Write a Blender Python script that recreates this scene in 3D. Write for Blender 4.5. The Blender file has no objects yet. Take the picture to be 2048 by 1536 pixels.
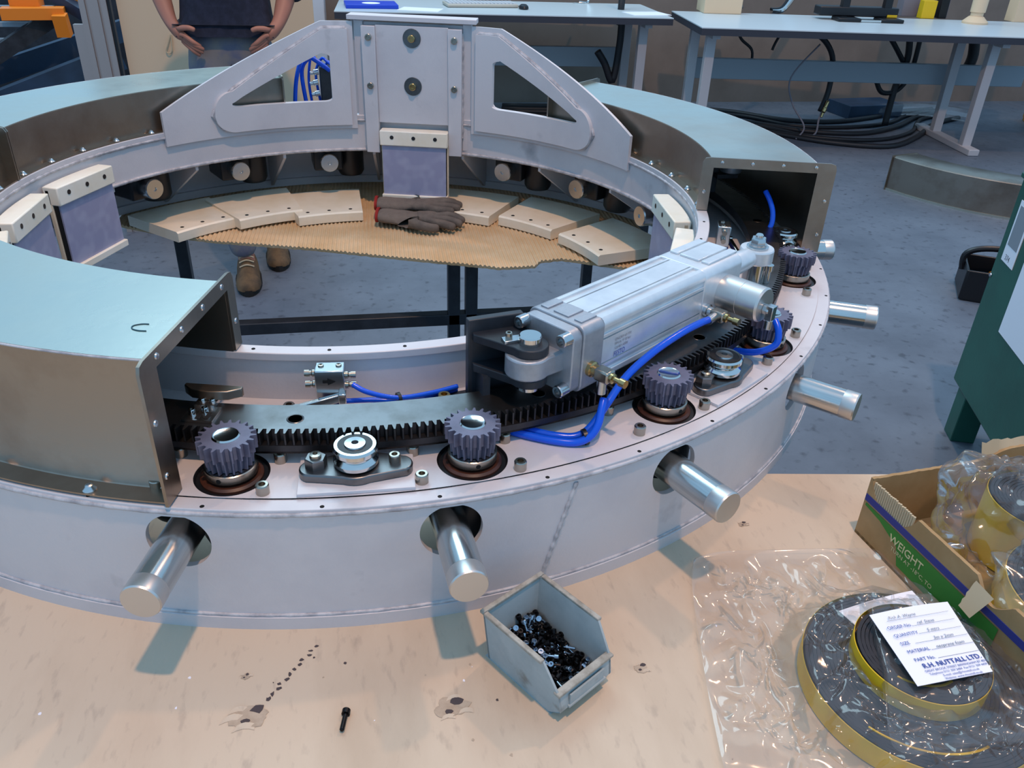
import bpy, bmesh, math, random
from mathutils import Vector, Matrix, noise, geometry
random.seed(7)
R = math.radians
Z0 = 0.92            # height of the ring's deck above the floor
TB = Z0 - 0.147      # top of the bench board
sc = bpy.context.scene
col = sc.collection

# ------------------------------------------------------------------ camera, world, lights, exposure
cam = bpy.data.cameras.new('camera'); camo = bpy.data.objects.new('camera', cam); col.objects.link(camo)
cam.sensor_width = 36.0; cam.lens = 36.0 * 1640.0 / 2048.0; cam.clip_start = 0.02; cam.clip_end = 60
pitch, yaw, roll = 0.529766, 0.196969, 0.038949
fw = Vector((math.sin(yaw) * math.cos(pitch), math.cos(yaw) * math.cos(pitch), -math.sin(pitch)))
r0 = fw.cross(Vector((0, 0, 1))).normalized(); u0 = r0.cross(fw)
rt = r0 * math.cos(roll) + u0 * math.sin(roll); up = -r0 * math.sin(roll) + u0 * math.cos(roll)
M = Matrix((rt, up, -fw)).transposed().to_4x4(); M.translation = Vector((0, -1.345096, Z0 + 0.473569))
camo.matrix_world = M
sc.camera = camo

w = bpy.data.worlds.new('workshop_world'); sc.world = w; w.use_nodes = True
w.node_tree.nodes['Background'].inputs[0].default_value = (0.37, 0.66, 0.98, 1)
w.node_tree.nodes['Background'].inputs[1].default_value = 0.95

def lamp(name, kind, loc, energy, color, size, aim=None, sy=None):
    l = bpy.data.lights.new(name, kind); l.energy = energy; l.color = color
    if kind == 'AREA':
        l.size = size
        if sy: l.shape = 'RECTANGLE'; l.size_y = sy
    else:
        l.shadow_soft_size = size
    o = bpy.data.objects.new(name, l); col.objects.link(o); o.location = loc
    if aim is not None:
        o.rotation_euler = (Vector(aim) - Vector(loc)).to_track_quat('-Z', 'Y').to_euler()
    return o
lamp('high_bay_lamp', 'POINT', (0.35, -1.75, 5.9), 600, (1.0, 0.60, 0.38), 0.10)
lamp('high_bay_lamp_rear', 'POINT', (3.0, 2.2, 5.9), 260, (1.0, 0.60, 0.38), 0.12)
lamp('roof_skylight', 'AREA', (-0.6, 5.0, 6.6), 260, (0.62, 0.88, 1.0), 3.0, (-0.6, 4.6, 0), 5.0)
sc.view_settings.view_transform = 'Standard'
sc.view_settings.look = 'None'
sc.view_settings.gamma = 1.0
sc.view_settings.use_curve_mapping = False
sc.view_settings.exposure = 0.0

# ------------------------------------------------------------------ materials
def lin(h):
    h = h.lstrip('#'); c = [int(h[i:i + 2], 16) / 255 for i in (0, 2, 4)]
    return tuple(x / 12.92 if x <= 0.04045 else ((x + 0.055) / 1.055) ** 2.4 for x in c) + (1,)
MT = {}
def mat(name, c, metal=0.0, rough=0.5, c2=None, nscale=8.0, ndet=6.0, lo=0.4, hi=0.65, bump=0.0, bscale=60.0,
        stretch=(1, 1, 1), rvar=0.0, c3=None, n3=40.0, lo3=0.62, hi3=0.7, emit=None, sss=0.0, trans=0.0, ior=1.45, coat=0.0):
    m = bpy.data.materials.new(name); m.use_nodes = True; nt = m.node_tree; b = nt.nodes['Principled BSDF']
    b.inputs['Base Color'].default_value = lin(c); b.inputs['Metallic'].default_value = metal
    b.inputs['Roughness'].default_value = rough; b.inputs['IOR'].default_value = ior
    b.inputs['Transmission Weight'].default_value = trans; b.inputs['Coat Weight'].default_value = coat
    if sss: b.inputs['Subsurface Weight'].default_value = sss; b.inputs['Subsurface Radius'].default_value = (.006, .005, .004)
    if emit: b.inputs['Emission Color'].default_value = lin(c); b.inputs['Emission Strength'].default_value = emit
    N = nt.nodes.new; L = nt.links.new
    if c2 or bump or rvar or c3:
        tc = N('ShaderNodeTexCoord'); mp = N('ShaderNodeMapping'); mp.inputs['Scale'].default_value = stretch
        L(tc.outputs['Object'], mp.inputs['Vector'])
    if c2 or rvar:
        n = N('ShaderNodeTexNoise'); n.inputs['Scale'].default_value = nscale; n.inputs['Detail'].default_value = ndet
        n.inputs['Roughness'].default_value = 0.62
        L(mp.outputs[0], n.inputs['Vector'])
        rp = N('ShaderNodeMapRange'); rp.inputs[1].default_value = lo; rp.inputs[2].default_value = hi
        L(n.outputs['Fac'], rp.inputs[0])
    if c2:
        mx = N('ShaderNodeMix'); mx.data_type = 'RGBA'; mx.inputs[6].default_value = lin(c); mx.inputs[7].default_value = lin(c2)
        L(rp.outputs[0], mx.inputs[0]); last = mx.outputs[2]
        if c3:
            n3n = N('ShaderNodeTexNoise'); n3n.inputs['Scale'].default_value = n3; n3n.inputs['Detail'].default_value = 5
            L(mp.outputs[0], n3n.inputs['Vector'])
            r3 = N('ShaderNodeMapRange'); r3.inputs[1].default_value = lo3; r3.inputs[2].default_value = hi3
            L(n3n.outputs['Fac'], r3.inputs[0])
            m3 = N('ShaderNodeMix'); m3.data_type = 'RGBA'; m3.inputs[7].default_value = lin(c3)
            L(r3.outputs[0], m3.inputs[0]); L(last, m3.inputs[6]); last = m3.outputs[2]
        L(last, b.inputs['Base Color'])
    if rvar:
        rr = N('ShaderNodeMapRange'); rr.inputs[3].default_value = rough; rr.inputs[4].default_value = rough + rvar
        L(rp.outputs[0], rr.inputs[0]); L(rr.outputs[0], b.inputs['Roughness'])
    if bump:
        nb = N('ShaderNodeTexNoise'); nb.inputs['Scale'].default_value = bscale; nb.inputs['Detail'].default_value = 4
        L(mp.outputs[0], nb.inputs['Vector'])
        bp = N('ShaderNodeBump'); bp.inputs['Strength'].default_value = bump; bp.inputs['Distance'].default_value = 0.004
        L(nb.outputs['Fac'], bp.inputs['Height']); L(bp.outputs[0], b.inputs['Normal'])
    MT[name] = m
    return m
mat('blast', '#cdccd0', .18, .55, '#bdbcc2', 5, 6, .45, .75, .05, 300, c3='#85868e', n3=9, lo3=.66, hi3=.82)
mat('weld', '#c4c4c8', .2, .6, '#9a9aa0', 60, 4, .4, .65, .15, 220)
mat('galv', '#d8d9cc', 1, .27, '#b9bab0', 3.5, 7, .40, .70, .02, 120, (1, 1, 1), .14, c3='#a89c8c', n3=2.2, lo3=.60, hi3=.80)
mat('galv_dark', '#a0968a', 1, .36, '#86776a', 7, 6, .45, .75, .03, 120)  # browner copy of galv; cover sides' dull warm reflections are put into its colour
mat('gear', '#77787a', 1, .34, '#5c5a58', 14, 5, .45, .7)
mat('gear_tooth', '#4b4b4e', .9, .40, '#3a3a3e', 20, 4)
mat('pinion', '#6a6b80', .35, .42, '#5a5b6e', 30, 4)
mat('chrome', '#d2d2d0', 1, .13)
mat('bolt', '#a6a096', 1, .26)
mat('zinc', '#c2c6c8', 1, .24)
mat('brass', '#b9a070', 1, .25)
mat('seal', '#4a2a1e', 0, .45, '#2c1712', 30, 4)
mat('black', '#14161b', 0, .38)
mat('blackpaint', '#1d2128', 0, .42, '#2b3038', 20, 5)
mat('rubber', '#0e0f12', 0, .6)
mat('hole', '#050507', 0, .8)
mat('alu', '#dfe6ea', .55, .34, '#d0d8de', 25, 4)
mat('alucast', '#aab0b8', .65, .45, '#9aa0a8', 40, 4, bump=.05, bscale=300)
mat('tube', '#cfd0ce', 1, .2, '#bfc0be', 10, 3, stretch=(1, 1, 30))
mat('tubecap', '#cfcdca', .95, .36)
mat('hose', '#0f54d8', 0, .22)
mat('nylon', '#f0ecdf', 0, .42, '#e8e0cc', 12, 4, sss=.15)
mat('nylon_flat', '#eae0cc', 0, .30, '#dfd2b8', 9, 4, sss=.1)
mat('lav', '#9195b2', 0, .38, '#9ea2bc', 34, 1, .45, .65)
mat('card', '#cbb08c', 0, .85, '#bf9f76', 9, 5)
mat('cardbox', '#a88a62', 0, .8, '#977950', 12, 5)
mat('cardedge', '#b9a98c', 0, .9)
mat('board', '#c9b8a2', 0, .72, '#b5a28c', 6, 8, .42, .72, .12, 90, (1, .35, 1), c3='#94867a', n3=120, lo3=.58, hi3=1.0)
mat('torn', '#b5a592', 0, .9, '#a08f7c', 60, 4)
mat('hole_brown', '#4a4244', 0, .9)
mat('floor', '#68707c', 0, .42, '#565e6a', 2.4, 9, .36, .66, .05, 90, c3='#474c56', n3=26, lo3=.58, hi3=.72, rvar=.14)
mat('bin', '#a9b4b6', 0, .55, '#9ba7aa', 30, 4, c3='#6f6a60', n3=26, lo3=.63, hi3=.76)
mat('bin_dirt', '#a5a39a', 0, .6, '#7c776c', 60, 5)
mat('screw_black', '#17171a', .7, .33)
mat('screw_zinc', '#a9b4c2', 1, .18)
mat('foam', '#2a2a30', 0, .8)
mat('yellow', '#e6bb22', 0, .4, '#d8a81a', 20, 4)
mat('paper', '#e8e8f0', 0, .7)
mat('ink', '#3a4a96', 0, .7)
mat('pencil', '#77777f', 0, .8)
mat('green', '#2f7a2c', 0, .7)
mat('blueprint', '#2c3480', 0, .7)
mat('print', '#c8c49a', 0, .8)
mat('greenpaint', '#1f5a4c', 0, .38, '#1b4f43', 5, 5, bump=.06, bscale=80)
mat('greytxt', '#888e96', 0, .6)
mat('wallcream', '#7f766e', 0, .8, '#756c64', 3, 4)
mat('creampanel', '#d8c0a0', 0, .6)
mat('whitepaint', '#c8ccd2', 0, .45)
mat('desktop', '#c2ccd0', 0, .3)
mat('deskedge', '#33343d', 0, .5)
mat('deskleg', '#b4b0b2', 0, .5)
mat('orange', '#e07d14', 0, .45)
mat('darkblue', '#24384e', .2, .5, '#2d4560', 5, 4)
mat('extr', '#a8a09c', .5, .45)
mat('beige_kb', '#b5b0a4', 0, .5)
mat('bluebook', '#1440c0', 0, .4)
mat('skin', '#a8705c', 0, .5, sss=.1)
mat('shirt', '#181c2c', 0, .9, '#222638', 40, 3)
mat('denim', '#807a78', 0, .9, '#67687a', 14, 4)
mat('shoe', '#6a5236', 0, .7, '#4a3a28', 20, 4)
mat('sole', '#191512', 0, .7)
mat('hair', '#2a1d14', 0, .6)
mat('glove', '#71665d', 0, .9, '#5a524c', 18, 4, bump=.3, bscale=200)
mat('red', '#8e1e18', 0, .8)
mat('woodpallet', '#a8793f', 0, .8, '#8a5f2e', 8, 4)
mat('cable', '#1a1b20', 0, .5)
mat('cablegrey', '#7c7880', 0, .5)
mat('yellowbox', '#d8b414', 0, .5)
mat('tray', '#98a2aa', 0, .5)
mat('slatmetal', '#8a96a0', .3, .5)
mat('marker', '#1c4a58', 0, .6)
def plastic():
    m = bpy.data.materials.new('clearplastic'); m.use_nodes = True; nt = m.node_tree; N = nt.nodes.new; L = nt.links.new
    nt.nodes.remove(nt.nodes['Principled BSDF']); out = nt.nodes['Material Output']
    t = N('ShaderNodeBsdfTransparent'); t.inputs[0].default_value = (.97, .975, .98, 1)
    g = N('ShaderNodeBsdfGlossy'); g.inputs['Roughness'].default_value = .11
    d = N('ShaderNodeBsdfDiffuse'); d.inputs[0].default_value = (.92, .92, .94, 1)
    f = N('ShaderNodeFresnel'); f.inputs[0].default_value = 1.5
    ml = N('ShaderNodeMath'); ml.operation = 'MULTIPLY_ADD'; ml.inputs[1].default_value = .55; ml.inputs[2].default_value = .04
    m1 = N('ShaderNodeMixShader'); m2 = N('ShaderNodeMixShader'); m1.inputs[0].default_value = .045
    L(t.outputs[0], m1.inputs[1]); L(d.outputs[0], m1.inputs[2]); L(f.outputs[0], ml.inputs[0]); L(ml.outputs[0], m2.inputs[0])
    L(m1.outputs[0], m2.inputs[1]); L(g.outputs[0], m2.inputs[2]); L(m2.outputs[0], out.inputs[0])
    MT['clear'] = m
plastic()

# ------------------------------------------------------------------ mesh helpers
class MB:
    def __init__(s): s.v = []; s.f = []
    def add(s, vs, fs, T=None):
        o = len(s.v)
        s.v += [tuple(T @ Vector(p)) if T else tuple(p) for p in vs]
        s.f += [tuple(i + o for i in f) for f in fs]
        return s
    def box(s, c, d, T=None):
        x, y, z = c; a, b, e = d[0] / 2, d[1] / 2, d[2] / 2
        vs = [(x + i * a, y + j * b, z + k * e) for i in (-1, 1) for j in (-1, 1) for k in (-1, 1)]
        return s.add(vs, [(0, 1, 3, 2), (4, 6, 7, 5), (0, 4, 5, 1), (2, 3, 7, 6), (0, 2, 6, 4), (1, 5, 7, 3)], T)
    def lathe(s, prof, n=32, T=None):
        vs = []; fs = []
        for (r, z) in prof:
            for i in range(n):
                a = 2 * math.pi * i / n; vs.append((r * math.cos(a), r * math.sin(a), z))
        for k in range(len(prof) - 1):
            for i in range(n):
                j = (i + 1) % n; fs.append((k * n + i, k * n + j, (k + 1) * n + j, (k + 1) * n + i))
        if prof[0][0] > 1e-6: fs.append(tuple(range(n))[::-1])
        if prof[-1][0] > 1e-6: fs.append(tuple((len(prof) - 1) * n + i for i in range(n)))
        return s.add(vs, fs, T)
    def cyl(s, p0, p1, r0, r1=None, n=24, T=None):
        r1 = r0 if r1 is None else r1; p0 = Vector(p0); d = Vector(p1) - p0; L = d.length
        q = Matrix.Translation(p0) @ d.to_track_quat('Z', 'Y').to_matrix().to_4x4()
        return s.lathe([(r0, 0), (r1, L)], n, (T @ q) if T else q)
    def lat(s, p0, axis, prof, n=32, T=None):     # lathe about an axis
        q = Matrix.Translation(Vector(p0)) @ Vector(axis).to_track_quat('Z', 'Y').to_matrix().to_4x4()
        return s.lathe(prof, n, (T @ q) if T else q)
    def tube(s, pts, r, n=10, T=None, res=6):
        P = smooth_path([Vector(p) for p in pts], res); m = len(P); vs = []; fs = []
        t = (P[1] - P[0]).normalized(); nrm = t.orthogonal().normalized()
        for i in range(m):
            t = (P[min(i + 1, m - 1)] - P[max(i - 1, 0)]).normalized()
            nrm = (nrm - t * nrm.dot(t)).normalized(); b = t.cross(nrm)
            rr = r(i / (m - 1)) if callable(r) else r
            for k in range(n):
                a = 2 * math.pi * k / n; vs.append(P[i] + (nrm * math.cos(a) + b * math.sin(a)) * rr)
        for i in range(m - 1):
            for k in range(n):
                j = (k + 1) % n; fs.append((i * n + k, i * n + j, (i + 1) * n + j, (i + 1) * n + k))
        fs.append(tuple(range(n))[::-1]); fs.append(tuple((m - 1) * n + k for k in range(n)))
        return s.add(vs, fs, T)
    def arc(s, prof, a0, a1, n, T=None, full=False):   # sweep a closed (r,z) profile about z, degrees
        k = len(prof); vs = []; fs = []; m = n if full else n + 1
        for i in range(m):
            a = R(a0 + (a1 - a0) * i / n)
            for (r, z) in prof: vs.append((r * math.cos(a), r * math.sin(a), z))
        for i in range(n):
            i2 = (i + 1) % m
            for j in range(k):
                j2 = (j + 1) % k; fs.append((i * k + j, i * k + j2, i2 * k + j2, i2 * k + j))
        if not full: fs.append(tuple(range(k))[::-1]); fs.append(tuple(n * k + j for j in range(k)))
        return s.add(vs, fs, T)
    def prism(s, poly, z0, z1, T=None):
        n = len(poly); vs = [(x, y, z0) for x, y in poly] + [(x, y, z1) for x, y in poly]
        fs = [tuple(range(n))[::-1], tuple(range(n, 2 * n))] + [(i, (i + 1) % n, n + (i + 1) % n, n + i) for i in range(n)]
        return s.add(vs, fs, T)
    def build(s, name, m, parent=None, local=False, sharp=32, bevel=0, kind=None, label=None):
        off = Vector((0, 0, 0))
        if not local: off = Vector((0, 0, Z0)) - (parent_world(parent) if parent else Vector((0, 0, 0)))
        me = bpy.data.meshes.new(name)
        me.from_pydata([tuple(Vector(p) + off) for p in s.v], [], s.f)
        bm = bmesh.new(); bm.from_mesh(me); bmesh.ops.recalc_face_normals(bm, faces=bm.faces); bm.to_mesh(me); bm.free()
        return link_mesh(name, me, m, parent, sharp, bevel, kind, label)
def parent_world(o):
    v = Vector((0, 0, 0))
    while o: v = v + o.location; o = o.parent
    return v
def link_mesh(name, me, m, parent=None, sharp=32, bevel=0, kind=None, label=None):
    for p in me.polygons: p.use_smooth = True
    if sharp is not None: me.set_sharp_from_angle(angle=R(sharp))
    o = bpy.data.objects.new(name, me); col.objects.link(o)
    me.materials.append(MT[m] if isinstance(m, str) else m)
    if parent: o.parent = parent
    if bevel:
        b = o.modifiers.new('bevel', 'BEVEL'); b.width = bevel; b.segments = 2; b.limit_method = 'ANGLE'; b.angle_limit = R(40)
    if kind: o['kind'] = kind
    if label: o['label'] = label
    return o
def inst(src, parent, T, name=None):           # same mesh, another place; T local matrix
    o = src.copy(); col.objects.link(o); o.parent = parent; o.matrix_local = T
    if name: o.name = name
    return o
def smooth_path(P, res):
    if res <= 1 or len(P) < 3: return P
    out = []
    for i in range(len(P) - 1):
        p0 = P[max(i - 1, 0)]; p1 = P[i]; p2 = P[i + 1]; p3 = P[min(i + 2, len(P) - 1)]
        for k in range(res):
            t = k / res
            out.append(0.5 * (2 * p1 + (p2 - p0) * t + (2 * p0 - 5 * p1 + 4 * p2 - p3) * t * t + (3 * p1 - p0 - 3 * p2 + p3) * t ** 3))
    out.append(P[-1]); return out
def tag(o, label, cat, group=None):
    o['label'] = label; o['category'] = cat
    if group: o['group'] = group
    return o
def thing(name, label, cat, loc=(0, 0, 0), rz=0.0, group=None, rel=True):
    o = bpy.data.objects.new(name, None); col.objects.link(o); o.empty_display_size = .03
    o.location = (loc[0], loc[1], loc[2] + (Z0 if rel else 0)); o.rotation_euler = (0, 0, rz)
    return tag(o, label, cat, group)
def ringthing(name, label, cat, r, az, z=0.0, group=None):   # local +y points away from the ring's centre, +x clockwise seen from above
    return thing(name, label, cat, (r * math.cos(R(az)), r * math.sin(R(az)), z), R(az - 90), group)
def copy_tree(o, loc=None, rz=None, label=None, parent=None):
    c = o.copy(); col.objects.link(c); c.parent = parent
    for ch in o.children: copy_tree(ch, parent=c)
    if loc is not None: c.location = (loc[0], loc[1], loc[2] + Z0)
    if rz is not None: c.rotation_euler = (0, 0, rz)
    if label: c['label'] = label
    return c
def pol(r, az, z=0): return (r * math.cos(R(az)), r * math.sin(R(az)), z)
def struct(o): o['kind'] = 'structure'; return o
def TR(x=0, y=0, z=0, rz=0, rx=0, ry=0):
    return Matrix.Translation((x, y, z)) @ Matrix.Rotation(rz, 4, 'Z') @ Matrix.Rotation(ry, 4, 'Y') @ Matrix.Rotation(rx, 4, 'X')
def text(name, body, size, m, parent, T, align='LEFT', shear=0.0, ext=0.0, label=None, sx=1.0):
    cu = bpy.data.curves.new(name, 'FONT'); cu.body = body; cu.size = size; cu.align_x = align; cu.shear = shear; cu.extrude = ext
    cu.resolution_u = 3
    o = bpy.data.objects.new('tmp_text', cu); col.objects.link(o)
    dg = bpy.context.evaluated_depsgraph_get(); me = bpy.data.meshes.new_from_object(o.evaluated_get(dg))
    bpy.data.objects.remove(o)
    me.transform(T @ Matrix.Diagonal((sx, 1, 1, 1))); me.name = name
    me.materials.clear()
    o = bpy.data.objects.new(name, me); col.objects.link(o); me.materials.append(MT[m]); o.parent = parent
    if label: o['label'] = label
    return o
def socket_prof(r=.0062, h=.010):
    return [(0, h * .45), (r * .52, h * .45), (r * .52, h), (r * .88, h), (r, h * .9), (r, 0), (0, 0)]
def skin(name, verts, edges, m, parent=None, sub=2, kind=None):
    me = bpy.data.meshes.new(name); me.from_pydata([v[0] for v in verts], edges, [])
    o = bpy.data.objects.new(name, me); col.objects.link(o); me.materials.append(MT[m])
    if parent: o.parent = parent
    sk = o.modifiers.new('skin', 'SKIN'); sk.use_smooth_shade = True; sk.branch_smoothing = .6
    for i, v in enumerate(verts):
        r = v[1]; me.skin_vertices[0].data[i].radius = r if isinstance(r, tuple) else (r, r)
        me.skin_vertices[0].data[i].use_root = (i == 0)
    ss = o.modifiers.new('sub', 'SUBSURF'); ss.levels = sub; ss.render_levels = sub
    return o

# ------------------------------------------------------------------ the room
b = MB(); b.add([(-9, -5, -Z0), (9, -5, -Z0), (9, 9, -Z0), (-9, 9, -Z0)], [(0, 1, 2, 3)])
struct(b.build('floor', 'floor'))
b = MB(); b.box((2.0, 5.50, -Z0 + .60), (12, .12, 1.20)); struct(b.build('wall_back', 'wallcream'))

# ------------------------------------------------------------------ bench: board, steel trestle, cardboard
def board():
    b = MB(); n = 60
    ys = [-1.75, -.575]
    b.box((-.46, -.60, -.156), (2.6, 1.2, .018), TR(.56, -.579, 0, R(-8)))
    o = b.build('bench_board', 'board'); tag(o, 'large scuffed beige board lying under the front of the ring', 'board')
    # torn patches in the paper face
    for (x, y, s, seed) in ((-.122, -.845, .022, 1), (.053, -.862, .02, 2), (.235, -.845, .009, 3), (.42, -.66, .008, 4), (-.13, -.80, .006, 5)):
        random.seed(seed)
        pts = []
        for i in range(26):
            a = 2 * math.pi * i / 26; q = s * (.75 + .30 * noise.noise((math.cos(a) * 1.4, math.sin(a) * 1.4, seed)) + random.uniform(-.10, .10)); pts.append((x + q * math.cos(a), y + .7 * q * math.sin(a)))
        t = MB(); t.prism(pts, -.1471, -.1464); tp = t.build('torn_patch', 'torn', o)
        for (ox, oy, k_) in ((.3, .35, .38), (-.15, -.2, .22)):
            hp = [(x + s * ox + s * k_ * random.uniform(.5, 1) * math.cos(2 * math.pi * i / 9), y + s * oy + .7 * s * k_ * random.uniform(.5, 1) * math.sin(2 * math.pi * i / 9)) for i in range(9)]
            t = MB(); t.prism(hp, -.1466, -.1461); t.build('dark_hole', 'hole_brown', tp)
        for j in range(3):       # curled flaps of paper
            a = random.uniform(0, 6.28); px, py = x + s * .7 * math.cos(a), y + s * .5 * math.sin(a)
            k = s * random.uniform(.3, .5); f = MB(); vs = []
            for i in range(5):
                u = i / 4; vs += [(px - k + 2 * k * u, py - k * .4 + .3 * k * math.sin(3 * u), -.1466), (px - k * .6 + 1.6 * k * u, py + k * .35, -.1466 + k * .3 * math.sin(math.pi * u))]
            f.add(vs, [(2 * i, 2 * i + 1, 2 * i + 3, 2 * i + 2) for i in range(4)]); f.build('paper_flap', 'board', o)
    random.seed(5)
    for i in range(12):      # broken crack running up from the first torn patch
        u = i / 11; x = -.108 + .040 * u + random.uniform(-.002, .002); y = -.828 + .055 * u
        pts = [(x + random.uniform(.001, .0028) * math.cos(2 * math.pi * k / 7), y + random.uniform(.001, .004) * (1 - .6 * u) * math.sin(2 * math.pi * k / 7)) for k in range(7)]
        t = MB(); t.prism(pts, -.1471, -.1466); t.build('crack', 'hole_brown', o)
    for i in range(40):      # small nicks and specks
        x, y = random.uniform(-.45, .45), random.uniform(-.99, -.78); k = random.uniform(.0006, .0022)
        pts = [(x + k * random.uniform(.4, 1) * math.cos(2 * math.pi * q / 6), y + k * random.uniform(.4, 1) * math.sin(2 * math.pi * q / 6)) for q in range(6)]
        t = MB(); t.prism(pts, -.1471, -.1467); t.build('nick', random.choice(('hole_brown', 'torn', 'paper')), o)
    return o
board()
t = thing('steel_trestle', 'black square tube frame carrying the ring above the floor', 'trestle', (0, .28, -Z0))
S = .026
for (x, y) in ((.187, .275), (.225, .275), (-.40, .50), (-.51, .25), (.66, .45), (.60, .68), (-.42, -.62), (.62, -.62), (-.9, -1.4), (1.0, -1.4)):
    b = MB(); b.box((x, y, (-.17 - Z0) / 2), (S, S, Z0 - .17)); b.build('leg', 'blackpaint', t, bevel=.002)
for (c, d) in (((.05, .275, -.315), (1.2, S, S)), ((.1, .68, -.175), (1.2, S, S)), 
               ((.1, -.62, -.18), (1.2, S, S)), ((.05, -1.4, -.18), (2.0, S, S)), ((-.9, -1.0, -.18), (S, .8, S)), ((1.0, -1.0, -.18), (S, .8, S)), ((.2, .48, -.175), (.9, S, S))):
    b = MB(); b.box(c, d); b.build('rail', 'blackpaint', t, bevel=.002)

def cardboard():
    front = [(-.52, .47), (-.385, .385), (-.30, .348), (-.106, .29), (.092, .214), (.20, .175), (.265, .150), (.335, .152), (.355, .178), (.40, .185), (.51, .1293), (.62, .10)]
    def yf(x):
        for (x0, y0), (x1, y1) in zip(front, front[1:]):
            if x0 <= x <= x1: return y0 + (y1 - y0) * (x - x0) / (x1 - x0)
        return front[-1][1]
    b = MB(); pitch = .0085; n = int(1.13 / pitch) * 6; vs = []; fs = []
    for i in range(n + 1):
        x = -.52 + 1.13 * i / n; h = .0016 * math.cos(2 * math.pi * (x + .52) / pitch)
        y0 = yf(x) + .003 * noise.noise((x * 90, 0, 0)); y1 = .78
        sk = .10        # the flutes run slightly askew
        for j, y in enumerate((y0, y0 + .09, (y0 + y1) / 2, y1)):
            vs.append((x + sk * (y - y0) * .3, y, -.1490 + h + .0012 * noise.noise((x * 12, y * 12, 3))))
        vs.append((x, y0 + .0015, -.1555))
    for i in range(n):
        o = i * 5; q = o + 5
        for j in range(3): fs.append((o + j, q + j, q + j + 1, o + j + 1))
        fs.append((o + 4, q + 4, q, o))
    b.add(vs, fs); b.box((.05, .63, -.158), (1.0, .29, .004))
    return tag(b.build('corrugated_cardboard', 'card', sharp=60), 'tan corrugated cardboard sheet with ragged front edge under the white plates', 'cardboard')
cardboard()

# ------------------------------------------------------------------ the ring frame
ST = [-104.1, -84.9, -65.4, -45.5, -25.6, -5.9, 14.9, 35.4, 55.2, 75.6, 96.4, 116.6, 136.7, 156.5, 176.3, 196.1, 215.9, 235.9]
HZ = -.041
PIN = [-101.1, -82.3, -63.1, -44.6, -24.9]
ring = thing('ring_machine', 'large grey blasted steel ring frame with tall arched bracket', 'machine frame', (0, 0, -.147))

def holed(x0, x1, y0, y1, cx, cy, r, mapf, b, thick, n=48, rad=4):
    # rectangle with a round hole, in (x,y); mapf(x,y,t) gives 3-D for side t (0 front, 1 back)
    angs = [2 * math.pi * i / n for i in range(n)]
    for px, py in ((x0, y0), (x1, y0), (x1, y1), (x0, y1)): angs.append(math.atan2((py - cy), (px - cx)) % (2 * math.pi))
    angs = sorted(set(round(a, 6) for a in angs)); m = len(angs); sx = (x1 - x0); vs = []; fs = []
    for side in (0, 1):
        for a in angs:
            c, s = math.cos(a), math.sin(a); ts = []
            if c > 1e-9: ts.append((x1 - cx) / c)
            if c < -1e-9: ts.append((x0 - cx) / c)
            if s > 1e-9: ts.append((y1 - cy) / s)
            if s < -1e-9: ts.append((y0 - cy) / s)
            t = min(ts)
            for k in range(rad + 1):
                q = r + (t - r) * (k / rad); vs.append(mapf(cx + q * c, cy + q * s, side))
    K = rad + 1; H = m * K
    for i in range(m):
        j = (i + 1) % m
        for k in range(rad):
            fs.append((i * K + k, j * K + k, j * K + k + 1, i * K + k + 1))
            fs.append((H + i * K + k, H + i * K + k + 1, H + j * K + k + 1, H + j * K + k))
        fs.append((i * K, H + i * K, H + j * K, j * K))
    b.add(vs, fs)

b = MB(); RW = .75
seq = sorted(ST); 
for i, a in enumerate(seq):
    pa = seq[i - 1] - (360 if i == 0 else 0); na = seq[(i + 1) % len(seq)] + (360 if i == len(seq) - 1 else 0)
    s0, s1 = R((pa + a) / 2) * RW, R((a + na) / 2) * RW
    holed(s0, s1, -.146, -.003, R(a) * RW, HZ, .0305,
          lambda s, z, t: ((RW - .006 * t) * math.cos(s / RW), (RW - .006 * t) * math.sin(s / RW), z), b, .006)
b.build('outer_wall', 'blast', ring, sharp=40)
b = MB(); b.arc([(.7535, -.147), (.7535, -.132), (.744, -.130), (.735, -.130), (.735, -.147)], 0, 360, 240, full=True); b.build('base_flange', 'blast', ring)
b = MB()
def dmap(x, y, t): return (y * math.cos(R(x)), y * math.sin(R(x)), -.0002 - .011 * t)
edges = [-111] + [(PIN[i] + PIN[i + 1]) / 2 for i in range(4)] + [-15]
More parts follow.
